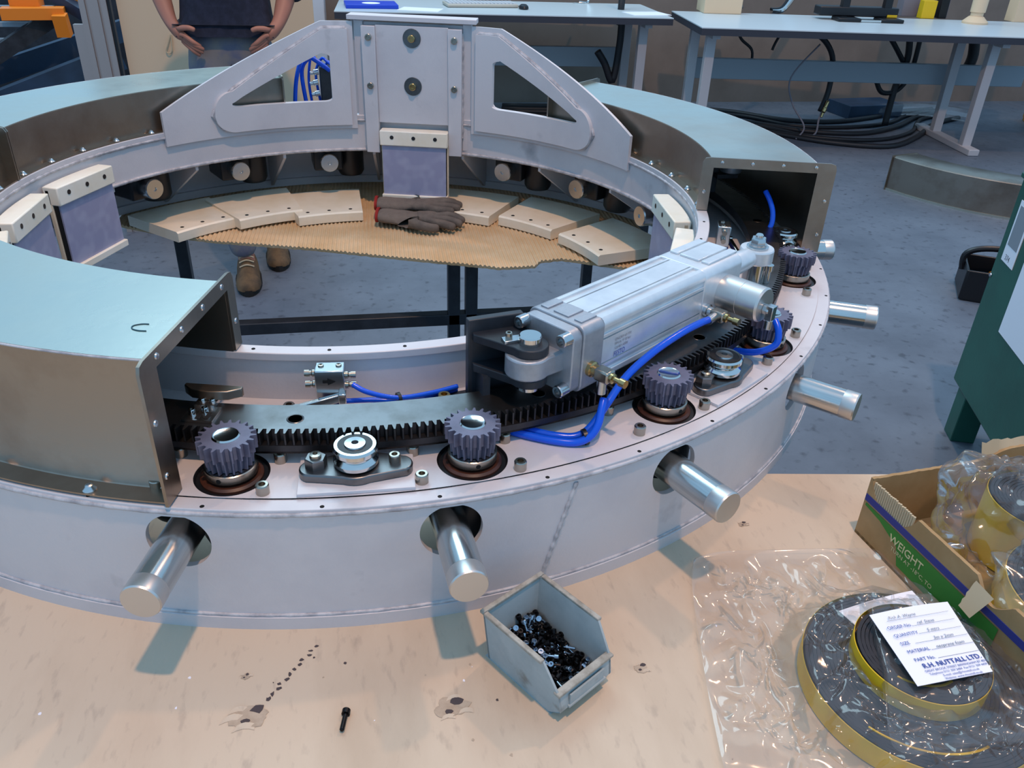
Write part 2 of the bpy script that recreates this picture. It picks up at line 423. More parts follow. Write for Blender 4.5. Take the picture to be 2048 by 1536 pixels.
# deck cells are laid out in arc length at r = .65 so that the holes stay round
for i, a in enumerate(PIN):
    c = Vector(pol(.698, a))
    # polar cell boundary sampled around a true circle
    n = 72; vs = []; fs = []; rad = 5
    rin, rout, a0, a1 = .560, .7345, edges[i], edges[i + 1]
    def bound(th):
        d = Vector((math.cos(th), math.sin(th), 0)); lo, hi = .0, .5
        for _ in range(40):
            mid = (lo + hi) / 2; p = c + d * mid; rr = math.hypot(p.x, p.y); az = math.degrees(math.atan2(p.y, p.x))
            if rin <= rr <= rout and a0 <= az <= a1: lo = mid
            else: hi = mid
        return lo
    ths = [2 * math.pi * k / n for k in range(n)]
    for rr, az in ((rin, a0), (rin, a1), (rout, a0), (rout, a1)):
        q = Vector(pol(rr, az)) - c; ths.append(math.atan2(q.y, q.x) % (2 * math.pi))
    ths = sorted(ths); m = len(ths)
    for side in (0, 1):
        for th in ths:
            L = max(bound(th), .0352); d = Vector((math.cos(th), math.sin(th), 0))
            for k in range(rad + 1):
                p = c + d * (.035 + (L - .035) * k / rad); vs.append((p.x, p.y, -.0 - .011 * side))
    K = rad + 1; H = m * K
    for q in range(m):
        j = (q + 1) % m
        for k in range(rad): fs += [(q * K + k, j * K + k, j * K + k + 1, q * K + k + 1), (H + q * K + k, H + q * K + k + 1, H + j * K + k + 1, H + j * K + k)]
        fs.append((q * K, H + q * K, H + j * K, j * K))
    b.add(vs, fs)
b.arc([(.560, 0), (.7345, 0), (.7345, -.011), (.560, -.011)], -15, 249, 180)
b.build('deck', 'blast', ring, sharp=30)
b = MB(); b.arc([(.7346, -.0014), (.7500, -.0014), (.7505, -.0020), (.7505, -.012), (.7346, -.012)], 0, 360, 240, full=True); b.build('deck_border', 'blast', ring)
b = MB(); b.arc([(.5515, -.018), (.5625, -.018), (.5625, .050), (.5515, .050)], 0, 360, 220, full=True); b.build('inner_wall', 'blast', ring)
b = MB(); b.arc([(.5490, .0495), (.5665, .0495), (.5665, .0585), (.5490, .0585)], 0, 360, 220, full=True); b.build('rim', 'blast', ring, bevel=.001)
def bead(prof, name, rr, amp, seed, a0=0, a1=360, n=720):
    b = MB(); vs = []; fs = []; k = 6
    for i in range(n):
        a = R(a0 + (a1 - a0) * i / n); q = 1 + amp * noise.noise((i * .55, seed, 0)) + .04 * math.sin(i * 1.9)
        for j in range(k):
            t = 2 * math.pi * j / k; r = prof[0] + rr * q * math.cos(t); vs.append((r * math.cos(a), r * math.sin(a), prof[1] + rr * q * math.sin(t)))
    for i in range(n):
        i2 = (i + 1) % n
        for j in range(k): fs.append((i * k + j, i * k + (j + 1) % k, i2 * k + (j + 1) % k, i2 * k + j))
    b.add(vs, fs); return b.build(name, 'weld', ring, sharp=None)
bead((.7505, -.0065), 'weld_bead', .0026, .3, 1); bead((.7505, -.1305), 'weld_bead', .0020, .3, 2)
bead((.5505, -.017), 'weld_bead', .0036, .25, 3); bead((.5500, .0475), 'weld_bead', .0030, .4, 4)
b = MB(); b.tube([pol(.7505, -75.2 - .25 * k, -.012 - .0115 * k) for k in range(11)], lambda u: .0022 * (1 + .2 * math.sin(u * 60)), 7, None, 6); b.build('weld_bead', 'weld', ring)
# gussets under the deck
for a in (126.5, 106.5, 86, 65, 45.5, 25, 5, 146.5, 166):
    T = Matrix.Rotation(R(a), 4, 'Z')
    b = MB(); poly = [(.556, -.018), (.74, -.018), (.74, -.140), (.728, -.140), (.556, -.030)]
    n = len(poly); vs = [(x, -.003, z) for x, z in poly] + [(x, .003, z) for x, z in poly]
    b.add(vs, [tuple(range(n)), tuple(range(n, 2 * n))[::-1]] + [(i, n + i, n + (i + 1) % n, (i + 1) % n) for i in range(n)], T); b.build('gusset', 'blast', ring)
# socket screws on the deck
b = MB(); b.lathe(socket_prof(), 24); src = b.build('socket_screw', 'bolt', ring, local=True); src.location = Vector(pol(.6742, -106.0, .147))
for (r, a) in ((.6767, -97.7), (.7262, -98.2), (.7262, -105.9), (.6753, -86.9), (.7226, -86.7), (.6770, -78.9), (.7268, -79.1), (.6746, -68.2), (.7220, -67.8), (.7245, -60.2),
               (.6745, -60.0), (.7206, -48.6), (.7242, -41.0), (.675, -48.4), (.675, -40.8), (.7184, -29.3), (.7234, -21.1), (.6735, -29), (.588, -98.5), (.588, -79.4), (.588, -61), (.588, -42)):
    inst(src, ring, Matrix.Translation(pol(r, a, .147)))
b = MB()
for k in range(44):
    a = -102.05 + 360 / 44 * k; x, y, _ = pol(.7462, a); b.lathe([(0, -.0012), (.0020, -.0012), (.0024, -.0016)], 10, Matrix.Translation((x, y, 0)))
    x, y, _ = pol(.558, a - .4); b.lathe([(0, .0590), (.0019, .0590), (.0022, .0584)], 10, Matrix.Translation((x, y, 0)))
b.build('screw_holes', 'hole', ring, kind='stuff')

# tall bracket: two curved webs with doublers, centre column
AC = 76.0
def curved(zlo, zhi, d0, d1, side, r, th, name, m, hole=None, step=.4):
    n = max(2, int(round((d1 - d0) / step))); b = MB(); vs = []; fs = []; colz = []
    for i in range(n + 1):
        d = d0 + (d1 - d0) * i / n; zl, zh = zlo(d), zhi(d); h = hole(d) if hole else None
        colz.append((d, zl, zh, h))
    def pt(d, z, q): 
        x, y, _ = pol(r + th * q, AC + side * d); return (x, y, z)
    def quad(A, B, C, D):
        o = len(vs); vs.extend([A, B, C, D]); fs.append((o, o + 1, o + 2, o + 3))
    def strip(dA, dB, lA, hA, lB, hB):
        for q in (0, 1): quad(pt(dA, lA, q), pt(dB, lB, q), pt(dB, hB, q), pt(dA, hA, q))
    def edge(dA, zA, dB, zB): quad(pt(dA, zA, 0), pt(dB, zB, 0), pt(dB, zB, 1), pt(dA, zA, 1))
    for (dA, lA, hA, oA), (dB, lB, hB, oB) in zip(colz, colz[1:]):
        edge(dA, lA, dB, lB); edge(dA, hA, dB, hB)
        if oA and oB:
            strip(dA, dB, lA, oA[0], lB, oB[0]); strip(dA, dB, oA[1], hA, oB[1], hB)
            edge(dA, oA[0], dB, oB[0]); edge(dA, oA[1], dB, oB[1])
        else:
            if oA: edge(dA, oA[0], dA, oA[1])
            if oB: edge(dB, oB[0], dB, oB[1])
            strip(dA, dB, lA, hA, lB, hB)
    edge(colz[0][0], colz[0][1], colz[0][0], colz[0][2]); edge(colz[-1][0], colz[-1][1], colz[-1][0], colz[-1][2])
    b.add(vs, fs)
    o = b.build(name, m, ring, sharp=30)
    bm = bmesh.new(); bm.from_mesh(o.data); bmesh.ops.remove_doubles(bm, verts=bm.verts, dist=1e-5); bmesh.ops.recalc_face_normals(bm, faces=bm.faces); bm.to_mesh(o.data); bm.free()
    o.data.set_sharp_from_angle(angle=R(30))
    return o
def hole(d):
    if d < 18.6 or d > 41.6: return None
    lo = .0905; hi = .190 - (d - 20.5) * (.190 - .099) / 21.0; rc = 2.0
    if d < 20.6: u = (20.6 - d) / 2.0; hi = .1885 - .010 * (1 - math.sqrt(max(0, 1 - u * u))); lo = .0905 + .008 * (1 - math.sqrt(max(0, 1 - u * u)))
    if d > 38.6: u = (d - 38.6) / 3.0; mid = .0985; hi = mid + (hi - mid) * math.sqrt(max(0, 1 - u * u)); lo = mid + (lo - mid) * math.sqrt(max(0, 1 - u * u))
    return (lo, max(hi, lo + .0004))
web_hi = lambda d: .2505 if d < 20.3 else .2505 - (d - 20.3) * (.2505 - .0978) / 36.7
def dbl_hi(d):
    if d < 20: return .2365
    if d <= 41: return .2365 - (d - 20) * (.2365 - .122) / 21
    return .076 + .046 * math.sqrt(max(0, 1 - ((d - 41) / 4.6) ** 2))
def dbl_lo(d): return .0405 if d <= 41 else .076 - .0355 * math.sqrt(max(0, 1 - ((d - 41) / 4.6) ** 2))
for s in (1, -1):
    curved(lambda d: .0315, web_hi, 13.4, 57.0, s, .5445, .006, 'web_plate', 'blast', hole)
    curved(dbl_lo, dbl_hi, 14.6, 45.6, s, .5355, .009, 'doubler_plate', 'blast', hole, .3)
    b = MB(); pts = [pol(.5435, AC + s * d, dbl_hi(d) + .001) for d in [15 + k * 1.0 for k in range(27)]] + [pol(.5435, AC + s * 45.4, .085), pol(.5435, AC + s * 45.4, .07), pol(.5435, AC + s * 43.5, .046)]
    b.tube(pts, .0040, 8, None, 2); b.build('weld_bead', 'weld', ring)
CT = Matrix.Rotation(R(AC - 90), 4, 'Z')      # local +y radial outwards, x tangential
def cbox(c, d, name, m='blast', bev=.001):
    b = MB(); b.box(c, d, CT); return b.build(name, m, ring, bevel=bev)
for s in (1, -1):
    cbox((s * .0915, .5285, .113), (.029, .018, .262), 'rail')
    cbox((s * .1155, .5450, .121), (.019, .012, .262), 'column_side')
    b = MB(); b.tube([CT @ Vector((s * .1065, .5375, .235 - .024 * k)) for k in range(10)], lambda u: .0025 * (1 + .3 * math.sin(u * 70)), 6); b.build('weld_bead', 'weld', ring)
cbox((0, .5320, .1465), (.154, .010, .199), 'centre_plate')
cbox((0, .5480, .118), (.212, .008, .262), 'column_back')
cbox((0, .5440, .2590), (.272, .042, .0095), 'cap_plate')
b = MB(); b.lathe(socket_prof(.0068, .006), 24); s2 = None
for (x, z) in ((.0905, .2225), (-.0905, .2225), (.0905, .1255), (-.0905, .1255)):
    T = CT @ TR(x, .5195, z + .147) @ Matrix.Rotation(R(90), 4, 'X')
    if s2 is None: s2 = b.build('socket_screw', 'bolt', ring, local=True); s2.matrix_local = T
    else: inst(s2, ring, T)
for z in (.2225, .1262):
    b = MB(); b.lathe([(0, .0022), (.0185, .0022), (.019, .0016), (.019, 0)], 40, CT @ TR(0, .527, z) @ Matrix.Rotation(R(90), 4, 'X')); ws = b.build('washer', 'gear', ring)
    b = MB(); b.lathe(socket_prof(.0075, .0085), 24, CT @ TR(0, .525, z) @ Matrix.Rotation(R(90), 4, 'X')); b.build('socket_screw', 'brass', ws)

# ------------------------------------------------------------------ ring gear and V track
gear = thing('ring_gear', 'flat grey steel ring gear with outer teeth running round the deck', 'gear', (0, 0, 0.003))
NT = 540; RT, RR = .6825, .6745
b = MB(); vs = []; fs = []
prof = []
for i in range(NT):
    for (f, r) in ((0.0, RR), (.18, RR), (.36, RT), (.56, RT), (.74, RR)):
        prof.append(((i + f) * 360.0 / NT, r))
n = len(prof)
for (zz) in (.0360, .0225):
    for (a, r) in prof: vs.append(pol(r, a, zz))
for zz in (.0360, .0225):
    for (a, r) in prof: vs.append(pol(.6320, a, zz))
for i in range(n):
    j = (i + 1) % n
    fs += [(i, j, n + j, n + i), (2 * n + i, 2 * n + j, j, i), (3 * n + i, n + i, n + j, 3 * n + j), (2 * n + i, 3 * n + i, 3 * n + j, 2 * n + j)]
b.add(vs, fs); g = b.build('toothed_ring', 'gear', gear, sharp=25)
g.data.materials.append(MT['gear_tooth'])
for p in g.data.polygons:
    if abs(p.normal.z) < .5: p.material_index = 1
b = MB(); b.arc([(.640, .0155), (.6830, .0155), (.6830, .0222), (.640, .0222)], 0, 360, 240, full=True); b.build('backing_ring', 'gear_tooth', gear)
b = MB(); b.arc([(.640, .0088), (.677, .0088), (.6812, .0120), (.677, .0152), (.640, .0152)], 0, 360, 240, full=True); b.build('v_track', 'chrome', gear)
for a in (-96.5, -75.0, -53.9, -33, -12):
    x, y, _ = pol(.657, a); b = MB(); b.lathe([(0, .0355), (.0062, .0355), (.0066, .0363), (.0082, .0363), (.0082, .0358)], 28, Matrix.Translation((x, y, 0))); h = b.build('bored_hole', 'hole', gear)
    b = MB(); b.lathe([(.0066, .0361), (.0078, .0365), (.0084, .0361), (.0066, .0361)], 28, Matrix.Translation((x, y, 0))); b.build('hole_lip', 'gear', h)

# ------------------------------------------------------------------ pinions
def make_pinion(label):
    t = ringthing('pinion', label, 'gear', .698, PIN[0], 0, 'pinions driving the ring gear')
    n = 20; r1, r2 = .0220, .0272; vs = []; fs = []; b = MB(); pr = []
    for i in range(n):
        for (f, r) in ((0, r1), (.22, r1), (.40, r2), (.58, r2), (.78, r1)): pr.append((2 * math.pi * (i + f) / n, r))
    m = len(pr)
    for z in (.0430, .0285, .0285, .0130):
        pass
    rows = [(.0430, 1.0, 0), (.0290, 1.0, 0), (.0280, .86, 0), (.0130, .80, 0)]
    for (z, k, tw) in rows:
        for a, r in pr: vs.append((r * k * math.cos(a + tw), r * k * math.sin(a + tw), z))
    for k in range(3):
        for i in range(m): fs.append((k * m + i, k * m + (i + 1) % m, (k + 1) * m + (i + 1) % m, (k + 1) * m + i))
    for i in range(m): vs.append((.0128 * math.cos(pr[i][0]), .0128 * math.sin(pr[i][0]), .0430))
    o = 4 * m
    for i in range(m): fs.append((i, o + i, o + (i + 1) % m, (i + 1) % m))
    b.add(vs, fs); b.build('toothed_body', 'pinion', t, True, 25)
    b = MB(); b.lathe([(.0128, .030), (.0128, .0432), (.0116, .0446), (.0100, .0440), (0, .0440)], 32); b.build('shaft_end', 'chrome', t, True)
    b = MB(); b.lathe([(0, .0125), (.0232, .0125), (.0242, .0118), (.0242, .0040), (.0236, .0034), (0, .0034)], 40); c = b.build('collar', 'bolt', t, True)
    for a in (-60, 80, 200):
        b = MB(); T = Matrix.Rotation(R(a), 4, 'Z') @ TR(.0237, 0, .0078, 0, 0, R(90)); b.lathe([(0, .0008), (.0022, .0008), (.0026, 0)], 14, T); b.build('grub_screw', 'hole', c, True)
    b = MB(); b.lathe([(.0225, .0006), (.0265, .0012), (.0290, -.0006), (.0292, -.006), (.0225, -.006)], 48); b.build('oil_seal', 'seal', t, True)
    b = MB(); b.lathe([(.0290, -.0028), (.0330, -.0030), (.0349, -.0002), (.0349, -.010), (0, -.010)], 48); b.build('bearing_cup', 'black', t, True)
    b = MB(); b.lathe([(0, -.0099), (.0349, -.0099), (.0349, -.06), (.030, -.075), (0, -.075)], 32); b.build('housing', 'black', t, True)
    return t
plab = ['dark toothed pinion on a rusty seal nearest the cover marked C', 'dark toothed pinion in the middle front, right of the first roller carriage',
        'dark toothed pinion below the blue air hose, left of the second roller carriage', 'dark toothed pinion half hidden by the round clamp of the air cylinder',
        'dark toothed pinion just outside the open end of the right cover']
pin0 = make_pinion(plab[0])
for a, l in zip(PIN[1:], plab[1:]): copy_tree(pin0, pol(.698, a, 0), R(a - 90 + random.uniform(-9, 9)), l)

# ------------------------------------------------------------------ V rollers on lozenge carriages
def make_roller(label, az):
    t = ringthing('guide_roller', label, 'roller', .700, az, 0, 'V rollers guiding the ring')
    b = MB(); b.box((0, .002, .0018), (.108, .060, .0036)); b.build('shim_plate', 'blast', t, True, bevel=.0006)
    pts = []
    for k in range(13): a = R(-60 + 120 * k / 12 - 90 + 90); pts.append((.040 + .013 * math.cos(a), .004 + .013 * math.sin(a)))
    for k in range(9): a = R(60 + 60 * k / 8); pts.append((.0235 * math.cos(a) * 1.05, .002 + .0235 * math.sin(a)))
    for k in range(13): a = R(120 + 120 * k / 12); pts.append((-.040 + .013 * math.cos(a), .004 + .013 * math.sin(a)))
    for k in range(9): a = R(240 + 60 * k / 8); pts.append((.0235 * math.cos(a) * 1.05, .002 + .0235 * math.sin(a)))
    b = MB(); b.prism(pts, .0036, .0125); b.build('carriage_plate', 'gear', t, True, bevel=.0015)
    b = MB(); b.lathe([(0, .0125), (.0150, .0125), (.0212, .0150), (.0212, .0185), (.0168, .0225), (.0168, .0235), (.0212, .0275), (.0212, .0315), (.0196, .0338), (.0165, .0338), (.0165, .0330), (0, .0330)], 48)
    w = b.build('wheel', 'chrome', t, True, 20)
    b = MB(); b.lathe([(.0104, .0332), (.0164, .0332), (.0164, .0336), (.0104, .0336)], 40); b.build('bearing_shield', 'black', w, True)
    b = MB(); b.lathe([(0, .0335), (.0032, .0335), (.0034, .0356), (.0098, .0352), (.0104, .0330)], 32); b.build('centre_screw', 'zinc', w, True)
    b = MB(); b.lathe([(0, .0125), (.0105, .0125), (.0105, .0215), (.0095, .0225), (0, .0225)], 6, TR(.037, .001, 0, .3)); h = b.build('hex_bush', 'gear', t, True)
    b = MB(); b.lathe([(0, .024), (.0022, .024), (.0024, .0262), (.0052, .0256), (.0056, .0225)], 24, TR(.037, .001, 0)); b.build('screw', 'bolt', h, True)
    b = MB(); b.lathe([(r, z + .0125) for r, z in socket_prof(.0056, .008)], 24, TR(-.036, .001, 0)); b.build('socket_screw', 'bolt', t, True)
    return t
rl = make_roller('steel V roller on a lozenge plate between the two front pinions', -91.5)
copy_tree(rl, pol(.700, -55.0), R(-55 - 90), 'steel V roller on a lozenge plate to the right of the bent blue hose')
copy_tree(rl, pol(.695, -15.0), R(-15 - 90), 'steel V roller inside the open mouth of the right cover')

# ------------------------------------------------------------------ radial drive units
def make_drive(label, near=True):
    t = ringthing('drive_unit', label, 'motor', .65, 0, HZ, 'radial drive units around the ring')
    b = MB(); b.lat((0, .03, 0), (0, 1, 0), [(0, 0), (.0176, 0), (.0176, .1395), (.0172, .1400), (.0172, .1410)], 40); b.build('tube', 'tube', t, True)
    b = MB(); b.lat((0, .1705, 0), (0, 1, 0), [(.0172, -.012), (.0178, -.0105), (.0178, .0045), (.0170, .0062), (0, .0062)], 40); b.build('end_cap', 'tubecap', t, True, 25)
    b = MB(); b.box((0, -.018, -.004), (.066, .085, .058)); b.build('gearbox', 'black', t, True, bevel=.004)
    b = MB(); b.lathe([(0, -.055), (.026, -.055), (.031, -.046), (.031, .030), (0, .030)], 32, TR(.055, -.012, 0)); b.build('motor_can', 'black', t, True)
    b = MB(); b.lat((0, -.060, -.008), (0, -1, 0), [(.0205, -.02), (.0205, .010), (.0205, .014), (.0205, .030), (.019, .0325), (.004, .0325), (.003, .030), (0, .030)], 40); b.build('shaft_end', 'zinc', t, True, 25)
    return t
dl = {-104.1: 'aluminium tube roller sticking out below the cover marked C', -84.9: 'aluminium tube roller pointing at the small parts bin', -65.4: 'aluminium tube roller sticking out above the clear plastic bag',
      -45.5: 'aluminium tube roller on the right side pointing towards the green cabinet', -25.6: 'aluminium tube roller at the far right edge of the ring, over the bare floor', -5.9: 'short looking aluminium tube beside the right cover opening',
      14.9: 'black drive motor with bright shaft end nearest the right guide pads', 35.4: 'black drive motor with bright shaft end, second from the right guide pads', 55.2: 'black drive motor with bright shaft end just right of the centre guide pad',
      96.4: 'black drive motor with bright shaft end just left of the centre guide pad', 116.6: 'black drive motor with bright shaft end between two gussets on the left', 136.7: 'black drive motor with bright shaft end nearest the left guide pads'}
d0 = None
for a, l in dl.items():
    if d0 is None: d0 = make_drive(l); src_t = d0; src_t.location = Vector(pol(.65, a, Z0 + HZ)); src_t.rotation_euler = (0, 0, R(a - 90))
    else: copy_tree(d0, pol(.65, a, HZ), R(a - 90), l)

# ------------------------------------------------------------------ sheet metal covers
def make_cover(label, a0, a1, flange0=True, flange1=True):
    t = thing('sheet_cover', label, 'cover', (0, 0, 0), 0, 'sheet metal covers on the ring')
    n = max(8, int(abs(a1 - a0) * 1.2)); th = .0016
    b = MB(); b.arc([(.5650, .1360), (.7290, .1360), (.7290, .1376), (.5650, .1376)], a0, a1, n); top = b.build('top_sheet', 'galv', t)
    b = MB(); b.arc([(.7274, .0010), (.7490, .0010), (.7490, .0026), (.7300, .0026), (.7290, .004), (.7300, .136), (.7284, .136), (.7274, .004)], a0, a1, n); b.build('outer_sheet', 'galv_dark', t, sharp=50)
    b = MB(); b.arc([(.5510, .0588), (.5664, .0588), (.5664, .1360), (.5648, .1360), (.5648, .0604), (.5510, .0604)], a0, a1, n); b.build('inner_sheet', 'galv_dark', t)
    b = MB(); b.tube([pol(.7300, a0 + (a1 - a0) * k / n, .1366) for k in range(n + 1)], .0011, 6, None, 1); b.build('outer_seam', 'weld', t)
    for (a, on) in ((a0, flange0), (a1, flange1)):
        if not on: continue
        sgn = 1 if a == a0 else -1
        out = [(.5485, .0600), (.5485, .1360), (.5520, .1425), (.5590, .1440), (.7440, .1440), (.7510, .1420), (.7535, .1350), (.7535, .0010)]
        inn = [(.5660, .0600), (.5660, .1285), (.5660, .1285), (.5670, .1285), (.7240, .1285), (.7255, .1285), (.7255, .1280), (.7255, .0010)]
        T = Matrix.Rotation(R(a), 4, 'Z'); b = MB(); vs = []; fs = []; k = len(out)
        for y in (0, sgn * .003):
            vs += [(r, y, z) for r, z in out] + [(r, y, z) for r, z in inn]
        for i in range(k - 1):
            fs += [(i, i + 1, k + i + 1, k + i), (2 * k + i, 3 * k + i, 3 * k + i + 1, 2 * k + i + 1), (i, 2 * k + i, 2 * k + i + 1, i + 1), (k + i, k + i + 1, 3 * k + i + 1, 3 * k + i)]
        fs += [(0, k, 3 * k, 2 * k), (k - 1, 3 * k - 1, 4 * k - 1, 2 * k - 1)]
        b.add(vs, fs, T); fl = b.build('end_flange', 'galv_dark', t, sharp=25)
        for (r, z) in ((.578, .1370), (.625, .1370), (.672, .1370), (.722, .1370), (.7455, .030), (.7455, .085), (.5565, .090)):
            b = MB(); b.lat((0, sgn * .0030, 0), (0, sgn, 0), [(.0033, 0), (.0028, .0012), (0, .0015)], 14, T @ TR(r, 0, z)); b.build('rivet', 'zinc', fl)
    lo, hi = min(a0, a1), max(a0, a1); k = 0
    a = -102.05 - 360 * 2
    while a < hi - 1.5:
        if a > lo + 1.5:
            for (r, z) in ((.7425, .0024), (.5562, .0604)):
                x, y, _ = pol(r, a); b = MB(); b.lathe([(0, z + .0045), (.0016, z + .0045), (.0018, z + .006), (.0034, z + .0052), (.004, z + .0035), (.0062, z + .001), (.0062, z)], 16, Matrix.Translation((x, y, 0))); b.build('flange_screw', 'zinc', t)
        a += 360 / 44.0
    return t
cv = make_cover('bright sheet metal cover at front left with the letter C written on top', -104.3, -189.0)
make_cover('sheet metal cover at back left running behind the arched bracket', 170.2, 105.5)
make_cover('sheet metal cover on the right with its dark open mouth facing the air cylinder', 43.5, -14.8)
b = MB(); b.tube([pol(.6680, -106.75, .1379), pol(.6690, -107.3, .1379), pol(.6735, -107.75, .1379), pol(.6790, -107.6, .1379), pol(.6815, -107.0, .1379), pol(.6810, -106.4, .1379)], .0006, 6); b.build('marker_letter', 'marker', cv, label='hand drawn letter C')

# ------------------------------------------------------------------ white guide pads on the inner wall
def make_pad(label):
    t = ringthing('guide_pad', label, 'guide pad', .5440, 0, 0, 'nylon edged guide pads inside the ring')
    def arcblock(x, y0, z0, z1, curve):     # flat front, back following the ring
        pts = [(-x, y0), (x, y0)]
        for k in range(13):
            u = x - 2 * x * k / 12; pts.append((u, curve - u * u / (2 * .55)))
        b = MB(); b.prism(pts, z0, z1); return b
    tb = arcblock(.075, -.0300, .0005, .0325, .004).build('top_block', 'nylon', t, True, bevel=.002)
    for x in (-.048, 0, .048):
        b = MB(); b.lat((x, -.0302, .019), (0, -1, 0), [(.0042, 0), (.0042, .0006), (.0022, .0008), (0, .0008)], 16); s = b.build('screw', 'gear_tooth', tb, True)
    bb = arcblock(.0745, -.0310, -.1225, -.1095, -.006).build('bottom_block', 'nylon', t, True, bevel=.0015)
    b = MB(); b.box((0, -.0235, -.0535), (.142, .003, .114)); sh = b.build('face_sheet', 'lav', t, True)
    for x in (.066, -.066):
        b = MB(); b.box((x, -.0165, -.054), (.012, .010, .110)); b.build('rubber_strip', 'rubber', t, True)
    b = MB(); b.box((0, -.0090, -.0475), (.150, .008, .150)); b.build('back_plate', 'nylon_flat', t, True, bevel=.001)
    return t
pd = make_pad('white edged guide pad hanging below the centre of the arched bracket'); pd.location = Vector(pol(.5335, 75.8, Z0 + .002)); pd.rotation_euler = (0, 0, R(75.8 - 90))
for a, l in ((157.4, 'white edged guide pad on the left, the whole of it in view'), (176.8, 'white edged guide pad at the left picture edge, partly behind its neighbour'), (196.5, 'sliver of a white guide pad just above the cover marked C'),
             (-5.2, 'white edged guide pad on the right inner wall, seen from the side'), (-24.6, 'white guide pad corner showing behind the air cylinder')):
    copy_tree(pd, pol(.5440, a, 0), R(a - 90), l)

# ------------------------------------------------------------------ loose nylon plates on the cardboard
def nylon_plate(r, az, tilt, label, rz=0, dz=0):
    t = thing('nylon_plate', label, 'plate', pol(r, az, -.1470 + dz), R(az - 90), 'loose nylon plates on the cardboard')
    rr = .46; prof = [(rr, .001), (rr + .002, 0), (rr + .165, 0), (rr + .165, .022), (rr + .05, .022), (rr + .004, .022), (rr, .019)]
    b = MB(); b.arc(prof, 81.3, 98.7, 18, TR(0, -rr, 0)); o = b.build('plate', 'nylon_flat', t, True, 30)
    for q in (-5.6, 0, 5.6):
        b = MB(); b.lathe([(0, .0224), (.0035, .0224), (.0042, .0220)], 14, TR((rr + .020) * math.sin(R(q)), (rr + .020) * math.cos(R(q)) - rr, 0)); b.build('bolt_hole', 'hole', o, True)
    t.rotation_euler = (R(tilt), 0, R(az - 90 + rz))
    return t
for (r, az, tl, rz, dz, l) in ((.497, 129.5, 0, -2, 0, 'loose cream nylon plate at the left end of the row on the cardboard'), (.468, 114.0, .6, 0, .0035, 'loose cream nylon plate overlapping the leftmost one of the row'), (.438, 98.5, 0, 2, 0, 'loose cream nylon plate just left of the gloves'),
                     (.470, 62.5, 0, 2, 0, 'loose cream nylon plate just right of the gloves'), (.490, 44.0, 0, 0, 0, 'loose cream nylon plate in the middle of the three right of the gloves'), (.478, 23.8, .5, -2, .0035, 'loose cream nylon plate at the right end of the row, nearest the air cylinder')):
    nylon_plate(r, az, tl, l, rz, dz)

# ------------------------------------------------------------------ work gloves
def glove(label, loc, rz, flip, zz):
    t = thing('work_glove', label, 'glove', (loc[0], loc[1], -.1470 + zz), rz, 'pair of work gloves')
    v = [((0, 0, .019), (.036, .015)), ((-.045, 0, .019), (.034, .016)), ((-.085, .004, .020), (.036, .018)), ((.030, 0, .020), (.034, .014))]
    e = [(0, 1), (1, 2), (0, 3)]
    for k, (y, L, bend) in enumerate(((.024, .055, .004), (.008, .068, .008), (-.009, .064, .004), (-.026, .050, 0))):
        i = len(v); v += [((.048, y, .018), .0105), ((.048 + L * .5, y * 1.15, .016 + bend), .0100), ((.048 + L, y * 1.2 + flip * .008, .013), .0090)]
        e += [(3, i), (i, i + 1), (i + 1, i + 2)]
    i = len(v); v += [((.006, flip * .040, .018), .012), ((.042, flip * .050, .014), .0105), ((.064, flip * .046, .012), .009)]; e += [(0, i), (i, i + 1), (i + 1, i + 2)]
    skin('glove_body', v, e, 'glove', t, 2)
    b = MB(); b.lat((-.086, .004, .020), (-1, 0, 0), [(.022, 0), (.024, .002), (.0235, .006), (.020, .006), (.020, 0)], 24, Matrix.Diagonal((1, 1.15, .62, 1)) @ TR(.012, 0, .012)); b.build('cuff_band', 'red', t, True)
    return t
glove('grey brown work glove lying on top of the other one', (.112, .452), R(-8), 1, .012)
glove('grey brown work glove lying in front, under the other one', (.112, .402), R(-12), -1, 0)

# ------------------------------------------------------------------ air cylinder
PC = (.181, -.6265, .08); AZC = math.atan2(.5805, .8143)
cy = thing('air_cylinder', 'silver square bodied air cylinder lying over the ring gear', 'cylinder', PC, AZC)
hb = .0375
def sqsec(h, ch, n=4):
    pts = []
    for (sx, sy, a0) in ((1, 1, 0), (-1, 1, 90), (-1, -1, 180), (1, -1, 270)):
        for k in range(n + 1):
            a = R(a0 + 90 * k / n); pts.append((sx * (h - ch) + ch * math.cos(a), sy * (h - ch) + ch * math.sin(a)))
    return pts
AX = Matrix(((0, 0, 1, 0), (1, 0, 0, 0), (0, 1, 0, 0), (0, 0, 0, 1)))    # prism z -> local x
def cprism(poly, x0, x1, name, m, bev=.0012, par=None):
    b = MB(); b.prism(poly, x0, x1, AX); return b.build(name, m, par or cy, True, bevel=bev, sharp=28)
cprism(sqsec(.0355, .010), -.006, .008, 'front_flange', 'alucast')
fc = cprism(sqsec(hb, .009), .008, .040, 'front_cap', 'alucast')
